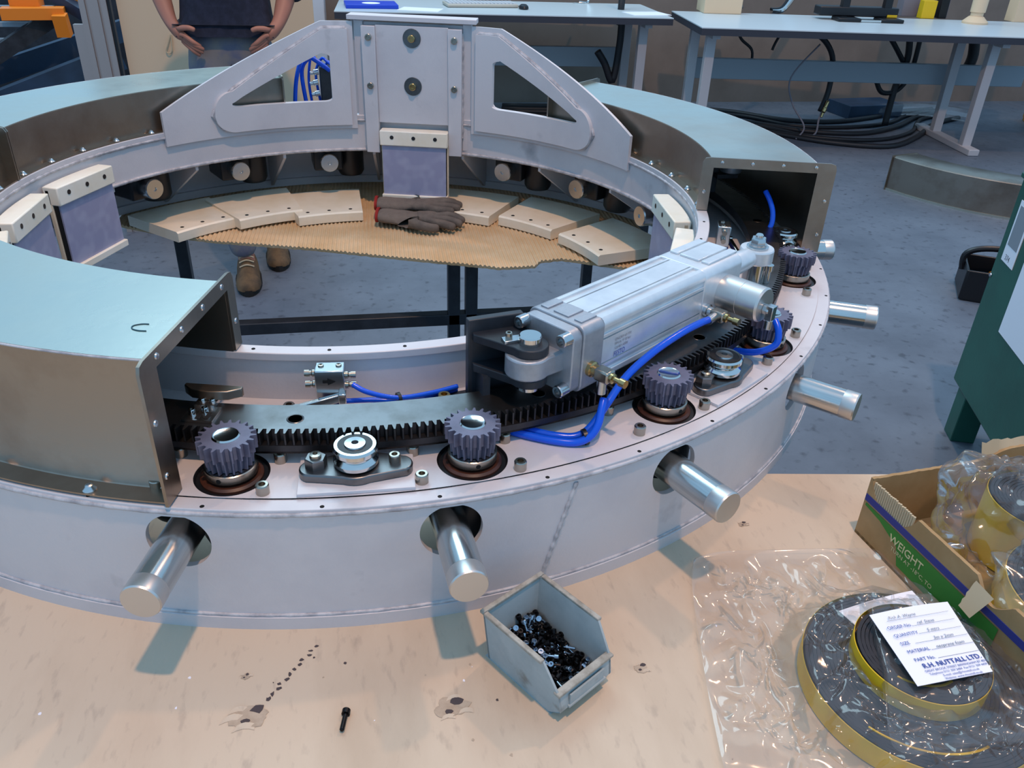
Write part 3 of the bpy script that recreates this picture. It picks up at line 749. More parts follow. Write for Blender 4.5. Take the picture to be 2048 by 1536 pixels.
# profiled barrel: flat with two pairs of ridges top and side
def barrel_sec():
    top = [(-.0290, 0), (-.0265, 0), (-.0265, -.0025), (-.0185, -.0025), (-.0185, 0), (-.0155, 0), (-.0155, -.003), (-.0135, -.003), (-.0135, 0), (.0135, 0), (.0135, -.003), (.0155, -.003), (.0155, 0), (.0185, 0), (.0185, -.0025), (.0265, -.0025), (.0265, 0), (.0290, 0)]
    pts = []
    for s in range(4):
        M2 = Matrix.Rotation(R(-90 * s), 2)
        for (u, w) in top: q = M2 @ Vector((u, hb - .0006 + w)); pts.append((q.x, q.y))
        for k in range(1, 4):
            a = R(90 - 22.5 * k); q = M2 @ Vector((.0290 + .0085 * math.cos(a), .0285 + .0085 * math.sin(a))); pts.append((q.x, q.y))
    return pts[::-1]
cprism(barrel_sec(), .040, .225, 'barrel', 'alu', 0)
rc = cprism(sqsec(hb, .011), .225, .305, 'rear_cap', 'alu')
for (y0, y1) in ((-.0135, .0135), (.0165, .0275), (-.0275, -.0165)):
    b = MB(); b.box((.275, (y0 + y1) / 2, hb + .0012), (.062, y1 - y0, .0026)); b.build('cap_rib', 'alu', rc, True, bevel=.0006)
for (y0, y1) in ((-.0100, .0100), (.0175, .0275), (-.0275, -.0175)):
    b = MB(); b.box((.026, (y0 + y1) / 2, hb + .0006), (.024, y1 - y0, .0022)); b.build('cap_rib', 'alucast', fc, True, bevel=.0006)
for (y, z) in ((.0285, .0285), (-.0285, .0285), (.0285, -.0285), (-.0285, -.0285)):
    b = MB(); b.lat((-.006, y, z), (-1, 0, 0), socket_prof(.0068, .012), 24); b.build('flange_bolt', 'zinc', cy, True)
# swivel eye
b = MB(); pts = [(0, -.024), (0, .024)]
for k in range(17): a = R(70 + 220 * k / 16); pts.append((-.033 + .0225 * math.cos(a), .0225 * math.sin(a)))
b.prism(pts, -.011, .011); b.build('swivel_eye', 'alucast', cy, True, bevel=.002)
# clamp housing on the side of the rear cap
b = MB(); b.lat((.272, -.034, 0), (0, -1, 0), [(0, 0), (.0212, 0), (.0212, .030), (.0209, .0303), (.0212, .0306), (.0212, .0555), (.0195, .0580), (0, .0580)], 48); ch = b.build('clamp_housing', 'tubecap', cy, True, 25)
b = MB(); b.lat((.272, -.092, -.004), (0, -1, 0), [(.0065, 0), (.0065, .008), (0, .008)], 6); b.box((.272, -.1010, -.006), (.010, .009, .018)); b.cyl((.272, -.101, -.015), (.272, -.101, -.027), .0045); b.build('elbow_fitting', 'zinc', ch, True, bevel=.0008)
# rod and spherical eye
b = MB(); b.lat((.305, 0, 0), (1, 0, 0), [(.0165, 0), (.0165, .006), (.0125, .006), (.0125, .030), (.0150, .040), (.0145, .070), (.0130, .085), (0, .09)], 32); b.build('rod', 'alu', cy, True)
b = MB(); b.lathe([(.0110, -.0095), (.0215, -.0095), (.0225, -.0075), (.0225, .0075), (.0215, .0095), (.0130, .0095), (.0110, .0080)], 48, TR(.413, 0, 0)); b.build('rod_eye', 'alu', cy, True, 25)
b = MB(); b.lathe([(0, -.012), (.007, -.011), (.0118, -.006), (.0128, 0), (.0118, .006), (.007, .011), (0, .012)], 32, TR(.413, 0, 0)); b.build('ball', 'chrome', cy, True)
# speed control fittings
for (x, z, up) in ((.022, -.012, 1), (.236, -.014, 0)):
    b = MB(); b.lat((x, -hb, z), (0, -1, 0), [(.0085, 0), (.0085, .004), (.0065, .005), (.0065, .016), (0, .016)], 20); f = b.build('flow_control', 'brass' if up else 'zinc', cy, True)
    b = MB(); b.box((x, -hb - .018, z), (.014, .018, .013)); b.build('fitting_block', 'bolt', f, True, bevel=.002)
    b = MB(); b.lat((x, -hb - .026, z), (0, -1, 0), [(.0055, 0), (.0055, .004), (.003, .005), (.003, .012), (.0045, .012), (.0045, .019), (0, .019)], 16); b.build('adjuster_knob', 'brass', f, True)
    b = MB()
    if up: b.cyl((x, -hb - .016, z - .005), (x, -hb - .016, z - .022), .0052, n=20)
    else: b.cyl((x - .004, -hb - .016, z), (x - .022, -hb - .017, z - .001), .0052, n=20)
    b.build('hose_collet', 'zinc', f, True)
b = MB(); b.lat((.052, -hb + .002, .004), (0, -1, 0), [(.003, 0), (.003, .0012), (.0014, .0012), (0, .0008)], 14); b.build('cushion_screw', 'gear_tooth', cy, True)
NP = TR(.060, -hb + .0002, .006) @ Matrix.Rotation(R(90), 4, 'X')
for k, s in enumerate(('DNCKE-63-100', 'PPV-A  P 10 bar', '526483 A508')):
    text('printed_line', s, .0042, 'pencil', cy, NP @ TR(0, -.0052 * k, .0003))
text('printed_logo', 'FESTO', .0085, 'ink', cy, NP @ TR(-.0005, -.0185, .0003), sx=.8)

# pivot post under the rod eye, standing on the gear
eye = Vector((PC[0] + .413 * .8143, PC[1] + .413 * .5805, 0))
t = thing('pivot_post', 'shiny steel pivot post and nut carrying the eye of the air cylinder', 'post', (eye.x, eye.y, .0362))
b = MB(); b.lathe([(0, 0), (.0135, 0), (.0135, .0335), (.0100, .0345), (0, .0345)], 32); b.build('post', 'chrome', t, True)
b = MB(); b.lathe([(.0, .0535), (.0145, .0535), (.0145, .0555), (.0115, .0557), (.0115, .0590), (0, .0590)], 32); b.build('washer', 'zinc', t, True)
b = MB(); b.lathe([(.0, .059), (.0105, .059), (.0105, .0655), (.0095, .0670), (0, .0670)], 6); b.build('nut', 'zinc', t, True)
b = MB(); b.lathe([(0, .067), (.0052, .067), (.0052, .0705), (.0040, .0720), (0, .0720)], 20); b.build('stud', 'chrome', t, True)
b = MB(); b.lathe([(0, 0), (.005, 0), (.005, .018), (.007, .018), (.007, .026), (0, .026)], 12, TR(.024, .004, 0)); b.build('side_screw', 'chrome', t, True)

# black clevis bracket
BR = ringthing('clevis_bracket', 'black welded clevis bracket holding the front eye of the air cylinder', 'bracket', .618, -78.0, 0)
px, py = -.0193, .0444
b = MB(); b.box((.001, 0, .057), (.060, .009, .114)); b.build('back_plate', 'blackpaint', BR, True, bevel=.001)
for (z0, z1) in ((.0915, .1005), (.0575, .0665)):
    pts = [(-.027, .003), (.027, .003), (.027, .010)]
    for k in range(13): a = R(10 + 200 * k / 12); pts.append((px + .0190 * math.cos(a), py + .0190 * math.sin(a)))
    b = MB(); b.prism(pts, z0, z1); b.build('clevis_arm', 'blackpaint', BR, True, bevel=.001)
b = MB(); b.box((.018, .012, .030), (.008, .024, .058)); b.box((-.022, .004, .03), (.008, .006, .058)); b.build('web', 'blackpaint', BR, True)
b = MB(); b.box((.022, -.018, .005), (.085, .034, .010)); b.build('foot', 'blackpaint', BR, True, bevel=.001)
b = MB(); b.lathe([(r, z + .010) for r, z in socket_prof(.0068, .010)], 24, TR(.050, -.018, 0)); b.build('socket_screw', 'brass', BR, True)
b = MB(); b.lathe([(0, .050), (.0115, .050), (.0115, .1085), (.0105, .1100), (0, .1100)], 32, TR(px, py, 0)); p = b.build('clevis_pin', 'chrome', BR, True)
b = MB(); b.box((px + .012, py - .010, .1020), (.026, .011, .0034)); b.build('keeper_plate', 'zinc', p, True, bevel=.0005)
b = MB(); b.lathe([(r, z + .1036) for r, z in socket_prof(.0036, .006)], 18, TR(px + .018, py - .012, 0)); b.build('keeper_screw', 'bolt', p, True)

# ------------------------------------------------------------------ hoses
def hose(name, pts, label, r=.0042, m='hose'):
    b = MB(); b.tube(pts, r, 12, None, 8); return tag(b.build(name, m, sharp=None), label, 'hose')
hose('air_hose', [(.389, -.545, .066), (.374, -.556, .068), (.345, -.575, .067), (.304, -.602, .060), (.267, -.627, .046), (.239, -.654, .030), (.220, -.668, .013), (.204, -.672, .0048), (.183, -.668, .0043), (.160, -.655, .0042), (.140, -.640, .0042)], 'bright blue air hose running down from the rear fitting of the air cylinder')
hose('air_hose', [(.233, -.660, .040), (.229, -.668, .033), (.223, -.679, .021), (.214, -.684, .011), (.200, -.683, .0048), (.180, -.677, .0043), (.155, -.664, .0042), (.130, -.648, .0042)], 'short blue air hose hanging from the front fitting of the air cylinder')
hose('air_hose', [(.485, -.523, .050), (.486, -.535, .040), (.483, -.539, .024), (.466, -.530, .011), (.446, -.512, .0046), (.428, -.495, .0042)], 'blue air hose dropping from the round clamp housing onto the deck')
b = MB(); b.lat((.209, -.679, .0075), (1, .1, .2), [(.0085, 0), (.0085, .004), (.0075, .004), (.0075, 0)], 20); tag(b.build('cable_tie', 'black'), 'black cable tie gathering the two blue hoses below the cylinder', 'cable tie')
hose('air_hose', [(-.019, -.600, .040), (-.006, -.606, .034), (.016, -.608, .027), (.036, -.603, .022), (.067, -.591, .019), (.092, -.580, .018)], 'upper blue air hose from the roller valve to the black bracket', .0028)
hose('air_hose', [(-.028, -.596, .018), (-.002, -.597, .018), (.029, -.598, .016), (.067, -.586, .013), (.092, -.576, .012)], 'lower blue air hose from the roller valve to the black bracket', .0028)
b = MB(); b.lat((.026, -.6035, .0205), (1, .3, 0), [(.0075, 0), (.0075, .0035), (.0065, .0035), (.0065, 0)], 16, None); tag(b.build('cable_tie', 'black'), 'black cable tie round the two thin blue hoses at the roller valve', 'cable tie')
hose('air_hose', [(.648, -.135, .085), (.652, -.150, .072), (.655, -.160, .055), (.652, -.166, .036), (.640, -.165, .020)], 'blue air hose inside the open mouth of the right cover')
# bundle behind the bracket
random.seed(3)
bund = [([(592, 0)], 0)]
for k, (a0, a1, z1, a2, z2) in enumerate(((102.0, 101.5, .13, 98.0, .175), (99.3, 100.2, .14, 96.8, .165), (98.0, 98.8, .12, 97.2, .170), (96.2, 97.2, .13, 94.6, .160), (95.0, 96.0, .11, 93.6, .150), (94.0, 95.2, .12, 92.8, .135))):
    r = .600 + .012 * k
    hose('air_hose', [pol(r, a0, .010), pol(r, a0 + .4, .06), pol(r, a1, z1), pol(r - .01, (a1 + a2) / 2, z2 + .004), pol(r - .02, a2, z2 - .004), pol(r - .025, a2 - 2.2, z2 - .02)],
         ['thick blue hose arching at the left of the bundle behind the bracket', 'second blue hose from the left in the bundle behind the bracket', 'third blue hose from the left in the bundle behind the bracket', 'fourth blue hose from the left in the bundle behind the bracket', 'fifth blue hose from the left in the bundle behind the bracket', 'rightmost blue hose in the bundle behind the bracket'][k], .0045 if k < 2 else .003)
t = ringthing('valve_block', 'small dark valve block with bright fittings behind the left bracket window', 'valve', .590, 95.2, 0)
b = MB(); b.box((0, .03, .075), (.030, .030, .150)); b.build('body', 'gear_tooth', t, True, bevel=.002)
for (x, z) in ((-.020, .118), (-.018, .140), (-.018, .095)):
    b = MB(); b.lat((x, .018, z), (-1, 0, -.2), [(.006, 0), (.006, .01), (.004, .011), (.004, .018), (0, .018)], 14); b.build('fitting', 'zinc', t, True)

t = ringthing('clamp_bracket', 'dark clamp bracket with round grey body deep inside the right cover', 'bracket', .640, 2.0, .0365)
b = MB(); b.box((.0, -.018, .040), (.010, .020, .080)); b.build('upright', 'blackpaint', t, True, bevel=.001)
b = MB(); b.box((.004, .004, .060), (.030, .040, .010)); b.box((.004, .004, .032), (.030, .040, .008)); b.build('jaw', 'blackpaint', t, True, bevel=.001)
b = MB(); b.lathe([(0, .037), (.018, .037), (.019, .039), (.019, .053), (.018, .055), (0, .055)], 28, TR(.004, .016, 0)); b.build('round_body', 'alucast', t, True)
b = MB(); b.lathe([(0, .065), (.006, .065), (.006, .072), (0, .074)], 6, TR(.004, .016, 0)); b.build('nut', 'zinc', t, True)

# ------------------------------------------------------------------ roller valves and cam
def make_valve(label):
    t = ringthing('roller_valve', label, 'valve', .590, -94.0, 0, 'small silver roller lever valves')
    b = MB(); b.box((0, .000, .030), (.030, .020, .032)); b.build('body', 'zinc', t, True, bevel=.0012)
    b = MB(); b.prism([(-.006, .0), (.002, .004), (.002, .0015), (.007, .0015), (.007, -.0015), (.002, -.0015), (.002, -.004)], .0102, .0106, TR(0, 0, .034) @ Matrix.Rotation(R(-90), 4, 'X')); b.build('arrow_mark', 'hole', t, True)
    b = MB(); b.box((0, .001, .009), (.026, .018, .012)); b.build('plunger_block', 'blueprint', t, True)
    for x in (-.009, .009):
        b = MB(); b.lathe([(0, .0466), (.0012, .0466), (.0014, .0478), (.0030, .0476), (.0032, .0458)], 14, TR(x, -.002, 0)); b.build('cover_screw', 'bolt', t, True)
    for (x, z, s) in ((.015, .039, 1), (.015, .026, 1), (-.015, .036, -1), (-.015, .024, -1)):
        b = MB(); b.lat((x, 0, z), (s, 0, 0), [(.0040, 0), (.0040, .003), (.0028, .004), (.0028, .006), (.0038, .006), (.0038, .011), (0, .011)], 14); b.build('fitting', 'bolt', t, True)
    b = MB(); d_ = Vector((.044, .012, -.006)); T = Matrix.Translation((.009, .018, .014)) @ d_.to_track_quat('X', 'Z').to_matrix().to_4x4()
    b.box((0, 0, 0), (.046, .006, .009), T); b.box((-.012, .012, .016), (.008, .010, .012)); a = b.build('lever', 'chrome', t, True, bevel=.001)
    b = MB(); b.lathe([(0, .004), (.0068, .004), (.0072, .005), (.0072, .013), (.0066, .014), (.004, .014), (.0035, .016), (0, .016)], 24, TR(.033, .026, 0)); b.build('roller', 'gear', a, True)
    return t
va = make_valve('small silver roller lever valve in front of the bare inner wall')
va.location.z += .010
copy_tree(va, pol(.590, -20.0, .010), R(-20 - 90), 'small silver roller lever valve at the mouth of the right cover')
t = ringthing('cam_plate', 'brown curved trip cam bolted to the gear beside the left cover', 'cam', .650, -104.3, .0362)
b = MB(); pts = [(-.030, -.022), (-.018, -.014), (0, -.0115), (.018, -.014), (.028, -.022), (.028, -.0265), (-.030, -.0265)]; b.prism(pts, .006, .016); b.build('cam', 'galv_dark', t, True, bevel=.001)
b = MB(); b.box((.001, .006, .0012), (.030, .026, .0024)); b.box((.002, -.014, .004), (.020, .022, .0035)); b.build('slotted_plate', 'zinc', t, True)
for (x, y) in ((-.002, .004), (.009, .009), (-.003, -.012), (.007, -.012)):
    b = MB(); b.lathe([(r, z + .0024) for r, z in socket_prof(.0032, .006)], 14, TR(x, y, 0)); b.build('screw', 'chrome', t, True)
for x in (-.007, .002): 
    b = MB(); b.box((x, .010, .0026), (.004, .012, .0006)); b.build('slot', 'hole', t, True)

# ------------------------------------------------------------------ parts bin with screws
BD = Vector((.54, -.842, 0)).normalized(); BW = Vector((.842, .54, 0)).normalized()
bo = Vector((.1185, -.7905, 0))       # middle of the back top edge
bt = thing('parts_bin', 'grey plastic stacking bin full of small screws', 'bin', (bo.x, bo.y, -.147), math.atan2(BD.y, BD.x))
# local: x towards the low front, y to the left, z up
W1, W0, H, L = .0365, .0315, .062, .100
def binwall(pts_out, off):
    pass
th = .0022
b = MB()
for s in (1, -1):    # side walls as thin prisms in the x-z plane, leaning outwards
    prof = [(.004, 0), (.084, 0), (.100, .014), (.0965, .034), (.078, H), (0, H)]
    vs = []
    for q in (0, th):
        for x, z in prof: vs.append((x, s * (W0 + (W1 - W0) * z / H - q), z))
    n = len(prof)
    b.add(vs, [tuple(range(n)), tuple(range(n, 2 * n))[::-1]] + [(i, (i + 1) % n, n + (i + 1) % n, n + i) for i in range(n)])
b.add([(.004, -W0, 0), (.004, W0, 0), (0, W1, H), (0, -W1, H), (.004 + th, -W0, 0), (.004 + th, W0, 0), (th, W1, H), (th, -W1, H)], [(0, 1, 2, 3), (7, 6, 5, 4), (0, 4, 5, 1), (2, 6, 7, 3), (1, 5, 6, 2), (0, 3, 7, 4)])
b.box((.044, 0, .0014), (.080, 2 * W0, .0028))
b.build('body', 'bin', bt, True)
wf = W0 + (W1 - W0) * .5
b = MB(); b.add([(.084, -W0, 0), (.084, W0, 0), (.100, W0 + .002, .014), (.100, -W0 - .002, .014), (.0965, wf, .034), (.0965, -wf, .034), (.0935, wf, .034), (.0935, -wf, .034), (.095, W0, .014), (.095, -W0, .014), (.082, W0, .003), (.082, -W0, .003)],
    [(0, 1, 2, 3), (3, 2, 4, 5), (5, 4, 6, 7), (7, 6, 8, 9), (9, 8, 10, 11)]); b.build('front_wall', 'bin', bt, True)
b = MB(); b.box((.0955, 0, .0345), (.0075, 2 * wf + .003, .0030)); b.build('front_lip', 'bin_dirt', bt, True, bevel=.0008)
b = MB(); b.box((.1000, 0, .0225), (.0016, .044, .0125)); b.box((.1006, 0, .0160), (.0030, .048, .0018)); b.build('label_holder', 'bin', bt, True)
for s in (1, -1):
    b = MB(); b.box((.0410, s * (W1 + .0002), H), (.0740, .0050, .0035)); b.build('rim', 'bin_dirt', bt, True, bevel=.0008)
b = MB(); b.box((.0012, 0, H + .0003), (.0050, 2 * W1 + .0052, .0036)); b.build('rim', 'bin_dirt', bt, True, bevel=.0008)
b = MB(); b.box((.044, 0, -.0), (.088, 2 * W0 + .001, .001)); b.build('foot_rib', 'bin', bt, True)
BT = Matrix.Translation(Vector((bo.x, bo.y, TB))) @ Matrix.Rotation(math.atan2(BD.y, BD.x), 4, 'Z')
def screw_mesh(m, L, name):
    b = MB(); b.lathe([(0, L + .0019), (.0014, L + .0019), (.0014, L + .0040), (.0026, L + .0040), (.0029, L + .0036), (.0029, L), (.0016, L), (.0016, .0006), (.0011, 0), (0, 0)], 12)
    me = bpy.data.meshes.new(name); me.from_pydata(b.v, [], b.f); me.materials.append(MT[m])
    for p in me.polygons: p.use_smooth = True
    me.set_sharp_from_angle(angle=R(35)); return me
SM = [screw_mesh('screw_black', .0075, 'black_screw'), screw_mesh('screw_zinc', .0075, 'bright_screw'), screw_mesh('screw_black', .004, 'black_screw'), screw_mesh('screw_zinc', .010, 'bright_screw')]
random.seed(11); placed = []
def pile(x, y): return .0065 + .016 * max(0, 1 - (x / .085)) + .004 * math.cos(y / W0 * 1.4)
cnt = 0
for layer in range(3):
    for i in range(14):
        for j in range(8):
            x = .0095 + .0060 * i + random.uniform(-.002, .002); y = -W0 + .0065 + (2 * W0 - .013) * j / 7 + random.uniform(-.002, .002)
            z = pile(x, y) - .0048 * (2 - layer)
            if z < .004 or x > .088: continue
            if cnt >= 290: continue
            k = random.choices((0, 1, 2, 3), (5, 2.2, 4, .8))[0]
            o = bpy.data.objects.new('socket_screw', SM[k]); col.objects.link(o); cnt += 1
            q = Matrix.Rotation(random.uniform(0, 6.28), 4, 'Z') @ Matrix.Rotation(R(random.choice((0, 20, 60, 85, 95, 120, 40))), 4, 'X') @ TR(0, 0, -.004)
            o.matrix_world = BT @ TR(x, y, z + random.uniform(-.001, .0015)) @ q
            if k in (0, 2): tag(o, 'tiny black socket head screw in the heap in the grey bin', 'screw', 'black screws heaped in the bin')
            else: tag(o, 'tiny bright plated socket head screw in the heap in the grey bin', 'screw', 'bright screws heaped in the bin')
# loose screw on the board
b = MB(); b.lathe([(0, .0185), (.0018, .0185), (.0018, .0215), (.0033, .0215), (.0037, .0210), (.0037, .0165), (.0021, .0165), (.0021, .001), (.0014, 0), (0, 0)], 20)
o = b.build('cap_screw', 'screw_black', None, True); dv = (Vector((-.0393, -.8555, 0)) - Vector((-.0430, -.8735, 0))).normalized()
o.matrix_world = Matrix.Translation((-.0430, -.8735, TB + .0036)) @ dv.to_track_quat('Z', 'Y').to_matrix().to_4x4()
tag(o, 'single black cap screw lying on the bare beige board', 'screw')

# ------------------------------------------------------------------ foam tape rolls, cards
def roll(name, label, c, ro, ri, z0, h):
    t = thing(name, label, 'tape roll', (c[0], c[1], z0), 0, 'yellow backed foam tape rolls')
    turns = int((ro - ri) / .0036); b = MB(); prof = [(ro, 0), (ro, h)]
    vs = []; fs = []; n = 72; N = turns * n
    # spiral wall: foam tape wound up, drawn as one long ribbon with a thin gap
    m = N + 1
    for i in range(m):
        a = 2 * math.pi * i / n; r = ri + (ro - .001 - ri) * i / N; w = .0030
        for rr, z in ((r, 0), (r + w, 0), (r + w, h - .0004 * (i % 3)), (r, h)): vs.append((rr * math.cos(a), rr * math.sin(a), z))
    for i in range(N):
        for j in range(4): fs.append((i * 4 + j, i * 4 + (j + 1) % 4, i * 4 + 4 + (j + 1) % 4, i * 4 + 4 + j))
    b.add(vs, fs); b.build('foam_winding', 'foam', t, True, 40)
    b = MB(); b.lathe([(ro + .0022, .0006), (ro + .0028, .0010), (ro + .0028, h - .0006), (ro + .0022, h)], 96); 
    b.f = [f for f in b.f if len(f) == 4]; b.build('yellow_backing', 'yellow', t, True)
    b = MB(); vs = []; fs = []; K = 40
    for i in range(K + 1):
        a = R(-150 + 70 * i / K); r = ro - .012 - .010 * i / K
        for rr, z in ((r, h + .0001), (r + .0022, h + .0006), (r + .0022, h - .002), (r, h - .002)): vs.append((rr * math.cos(a), rr * math.sin(a), z))
    for i in range(K):
        for j in range(4): fs.append((i * 4 + j, i * 4 + (j + 1) % 4, i * 4 + 4 + (j + 1) % 4, i * 4 + 4 + j))
    b.add(vs, fs); b.build('loose_backing_edge', 'yellow', t, True)
    return t
RC = (.477, -.909)
roll('tape_roll', 'large yellow and black foam tape roll lying flat in the plastic bag', RC, .1000, .028, -.1466, .0245)
roll('tape_roll', 'small yellow and black foam tape roll on top of the large one', (.478, -.902), .0560, .016, -.1215, .0215)
def card(name, label, P4, rows, z):
    # P4: corners back-left, back-right, front-right, front-left in plan
    A, Bc, Cc, D = [Vector((p[0], p[1], p[2])) for p in P4]
    t = thing(name, label, 'card', tuple(A)); n = 10; b = MB(); vs = []; fs = []
    for i in range(n + 1):
        for j in range(n + 1):
            u, v = i / n, j / n; p = A * (1 - u) * (1 - v) + Bc * u * (1 - v) + Cc * u * v + D * (1 - u) * v
            p = p + Vector((0, 0, .0025 * math.sin(3 * u) * (1 - v) * (1 - v))); vs.append(p - A)
    N = len(vs); vs += [v - Vector((0, 0, .0004)) for v in vs]
    for i in range(n):
        for j in range(n):
            q = i * (n + 1) + j; f = (q, q + 1, q + n + 2, q + n + 1); fs += [f, tuple(k + N for k in f[::-1])]
    b.add(vs, fs); b.build('sheet', 'paper', t, True)
    ex = (Bc - A).normalized(); ey = (A - D).normalized(); ez = ex.cross(ey).normalized(); ey = ez.cross(ex)
    M = Matrix((ex, ey, ez)).transposed().to_4x4()
    return t, M
zc = -.0875
t, M = card('order_card', 'white printed order card resting on the small tape roll', ((.4435, -.8655, zc + .0005), (.5285, -.8605, zc), (.5160, -.9415, zc), (.4405, -.9460, zc)), 0, 0)
def onc(x, y, z=.0034): return M @ TR(x, -y, z)
for i, (s, y) in enumerate((('ORDER No.', .0215), ('QUANTITY', .0305), ('SIZE', .0395), ('MATERIAL', .0485), ('PART No.', .0575))):
    zz = .0026 - .0004 * i
    text('printed_word', s, .0050, 'ink', t, onc(.0045 + .0006 * i, y, zz))
    x0 = .030 if len(s) > 5 else .020
    b = MB(); b.box((0, 0, 0), (.075 - x0, .00025, .0001), onc((x0 + .075) / 2, y, zz - .0002)); b.build('dotted_line', 'pencil', t, True)
for s, x, y, z in (('Rick A. Wayne', .012, .011, .0032), ('ref. Steve', .036, .0205, .0026), ('5 mtrs', .040, .0297, .0022), ('3m x 2mm', .040, .0388, .0018), ('neoprene foam', .036, .0477, .0014)):
    text('handwriting', s, .0048, 'pencil', t, onc(x, y, z), shear=.35)
b = MB(); b.box((0, 0, 0), (.066, .00025, .0001), onc(.042, .0125, .0030)); b.build('dotted_line', 'pencil', t, True)
text('printed_name', 'R.H. NUTTALL LTD.', .0068, 'ink', t, onc(.0395, .0655, .0012), 'CENTER', ext=.0002)
for k, s in enumerate(('GREAT BROOK STREET BIRMINGHAM B7 4EN', 'Telephone 0121 359 2484  Fax 0121 359 4439', 'E-mail: sales@rhnuttall.co.uk', 'Website: www.rhnuttall.co.uk')):
    text('printed_line', s, .0031, 'ink', t, onc(.0395, .0695 + .0034 * k, .0010), 'CENTER')
t2, M2 = card('order_card', 'blank white card lying on the large tape roll, behind the printed one', ((.441, -.829, -.1185), (.530, -.815, -.1175), (.535, -.870, -.1185), (.458, -.880, -.1190)), 0, 0)

# ------------------------------------------------------------------ clear plastic bags
def ridged(x, y, s, seed):
    v = 0; a = 1
    for k in range(3):
        q = noise.noise((x * s + 7.3 * seed, y * s - 3.1 * seed, seed)); v += a * (1 - abs(q) * 2.2); s *= 2.1; a *= .5
    return v / 1.75
def crease(x, y, s, seed):           # thin folds on a gently waving film
    v = 0
    for k, (m, a) in enumerate(((1, 1), (1.9, .6), (3.3, .35))):
        q = noise.noise((x * s * m + 5.1 * seed, y * s * m - 2.7 * seed, seed + k)); v += a * max(0, 1 - abs(q) * 8) ** 1.2
    return v
def film(o):          # rounds the folds so that they catch the lamps along their length
    ss = o.modifiers.new('film', 'SUBSURF'); ss.levels = ss.render_levels = 2
def sheet(name, label, quad, n, lines, hf, amp, seed):
    # crumpled film: irregular flat facets meeting in long straight creases
    rnd = random.Random(int(seed * 10)); A, Bc, Cc, D = [Vector((p[0], p[1], 0)) for p in quad]
    def P(u, v): return A * (1 - u) * (1 - v) + Bc * u * (1 - v) + Cc * u * v + D * (1 - u) * v
    pts = []; hh = []; ed = []
    m = 22
    rim = [(k / m, 0) for k in range(m)] + [(1, k / m) for k in range(m)] + [(1 - k / m, 1) for k in range(m)] + [(0, 1 - k / m) for k in range(m)]
    for (u, v) in rim:
        q = rnd.uniform(-.022, .022); pts.append(Vector((u + (q if u in (0, 1) else 0), v + (q if v in (0, 1) else 0)))); hh.append(rnd.uniform(.1, .7))
    ed += [(k, (k + 1) % len(rim)) for k in range(len(rim))]
    for k in range(lines):
        u, v, a, L = rnd.uniform(.05, .95), rnd.uniform(.05, .95), rnd.uniform(0, 6.28), rnd.choice((.08, .14, .22, .35)); k0 = rnd.uniform(.6, 1.6); bend = rnd.uniform(-.5, .5); prev = None
        for i in range(5):
            uu, vv = u + math.cos(a + bend * i / 4) * L * i / 4, v + math.sin(a + bend * i / 4) * L * i / 4
            if not (.03 < uu < .97 and .03 < vv < .97): break
            pts.append(Vector((uu, vv))); hh.append(k0 * (1 - .8 * abs(i - 2) / 2))
            if prev is not None: ed.append((prev, len(pts) - 1))
            prev = len(pts) - 1
    for i in range(n):
        for j in range(n):
            pts.append(Vector(((i + .5 + rnd.uniform(-.45, .45)) / n, (j + .5 + rnd.uniform(-.45, .45)) / n))); hh.append(.35 * rnd.random() ** 2)
    ov, oe, of, orig, _, _ = geometry.delaunay_2d_cdt(pts, ed, [], 0, 1e-5)
    vs = []
    for p, oo in zip(ov, orig):
        q = P(p.x, p.y); h = max([hh[k] for k in oo]) if oo else .9
        h += .6 * abs(noise.noise((q.x * 14, q.y * 14, seed))); vs.append((q.x, q.y, hf(q.x, q.y) + amp * h))
    b = MB(); b.add(vs, [tuple(f) for f in of]); o = b.build(name, 'clear', None, sharp=None); film(o); return tag(o, label, 'plastic bag')
def sm(x, a, bb):
    q = max(0, min(1, (x - a) / (bb - a))); return q * q * (3 - 2 * q)
def big_h(x, y):
    d = math.hypot(x - RC[0], y - RC[1]); return -.1455 + .0265 * (1 - sm(d, .098, .125))
def small_h(x, y):
    d = math.hypot(x - .478, y - .902 * 1 + 2 * .902 if False else y + .902); return big_h(x, y) + .0225 * (1 - sm(d, .058, .078))
sheet('plastic_bag', 'large crumpled clear plastic bag spread over the board and big tape roll', ((.335, -.708), (.555, -.735), (.545, -1.06), (.265, -.985)), 14, 150, big_h, .0100, 1.7)
sheet('plastic_bag', 'smaller clear plastic bag wrapped over the small tape roll and card', ((.480, -.790), (.610, -.800), (.605, -.985), (.405, -.985)), 16, 90, lambda x, y: small_h(x, y) + .0008, .0055, 4.2)

# ------------------------------------------------------------------ carton with a bag inside
ca = thing('cardboard_carton', 'brown cardboard carton with green and blue print and torn rim', 'carton', (.546, -.690, -.147), R(6.0))
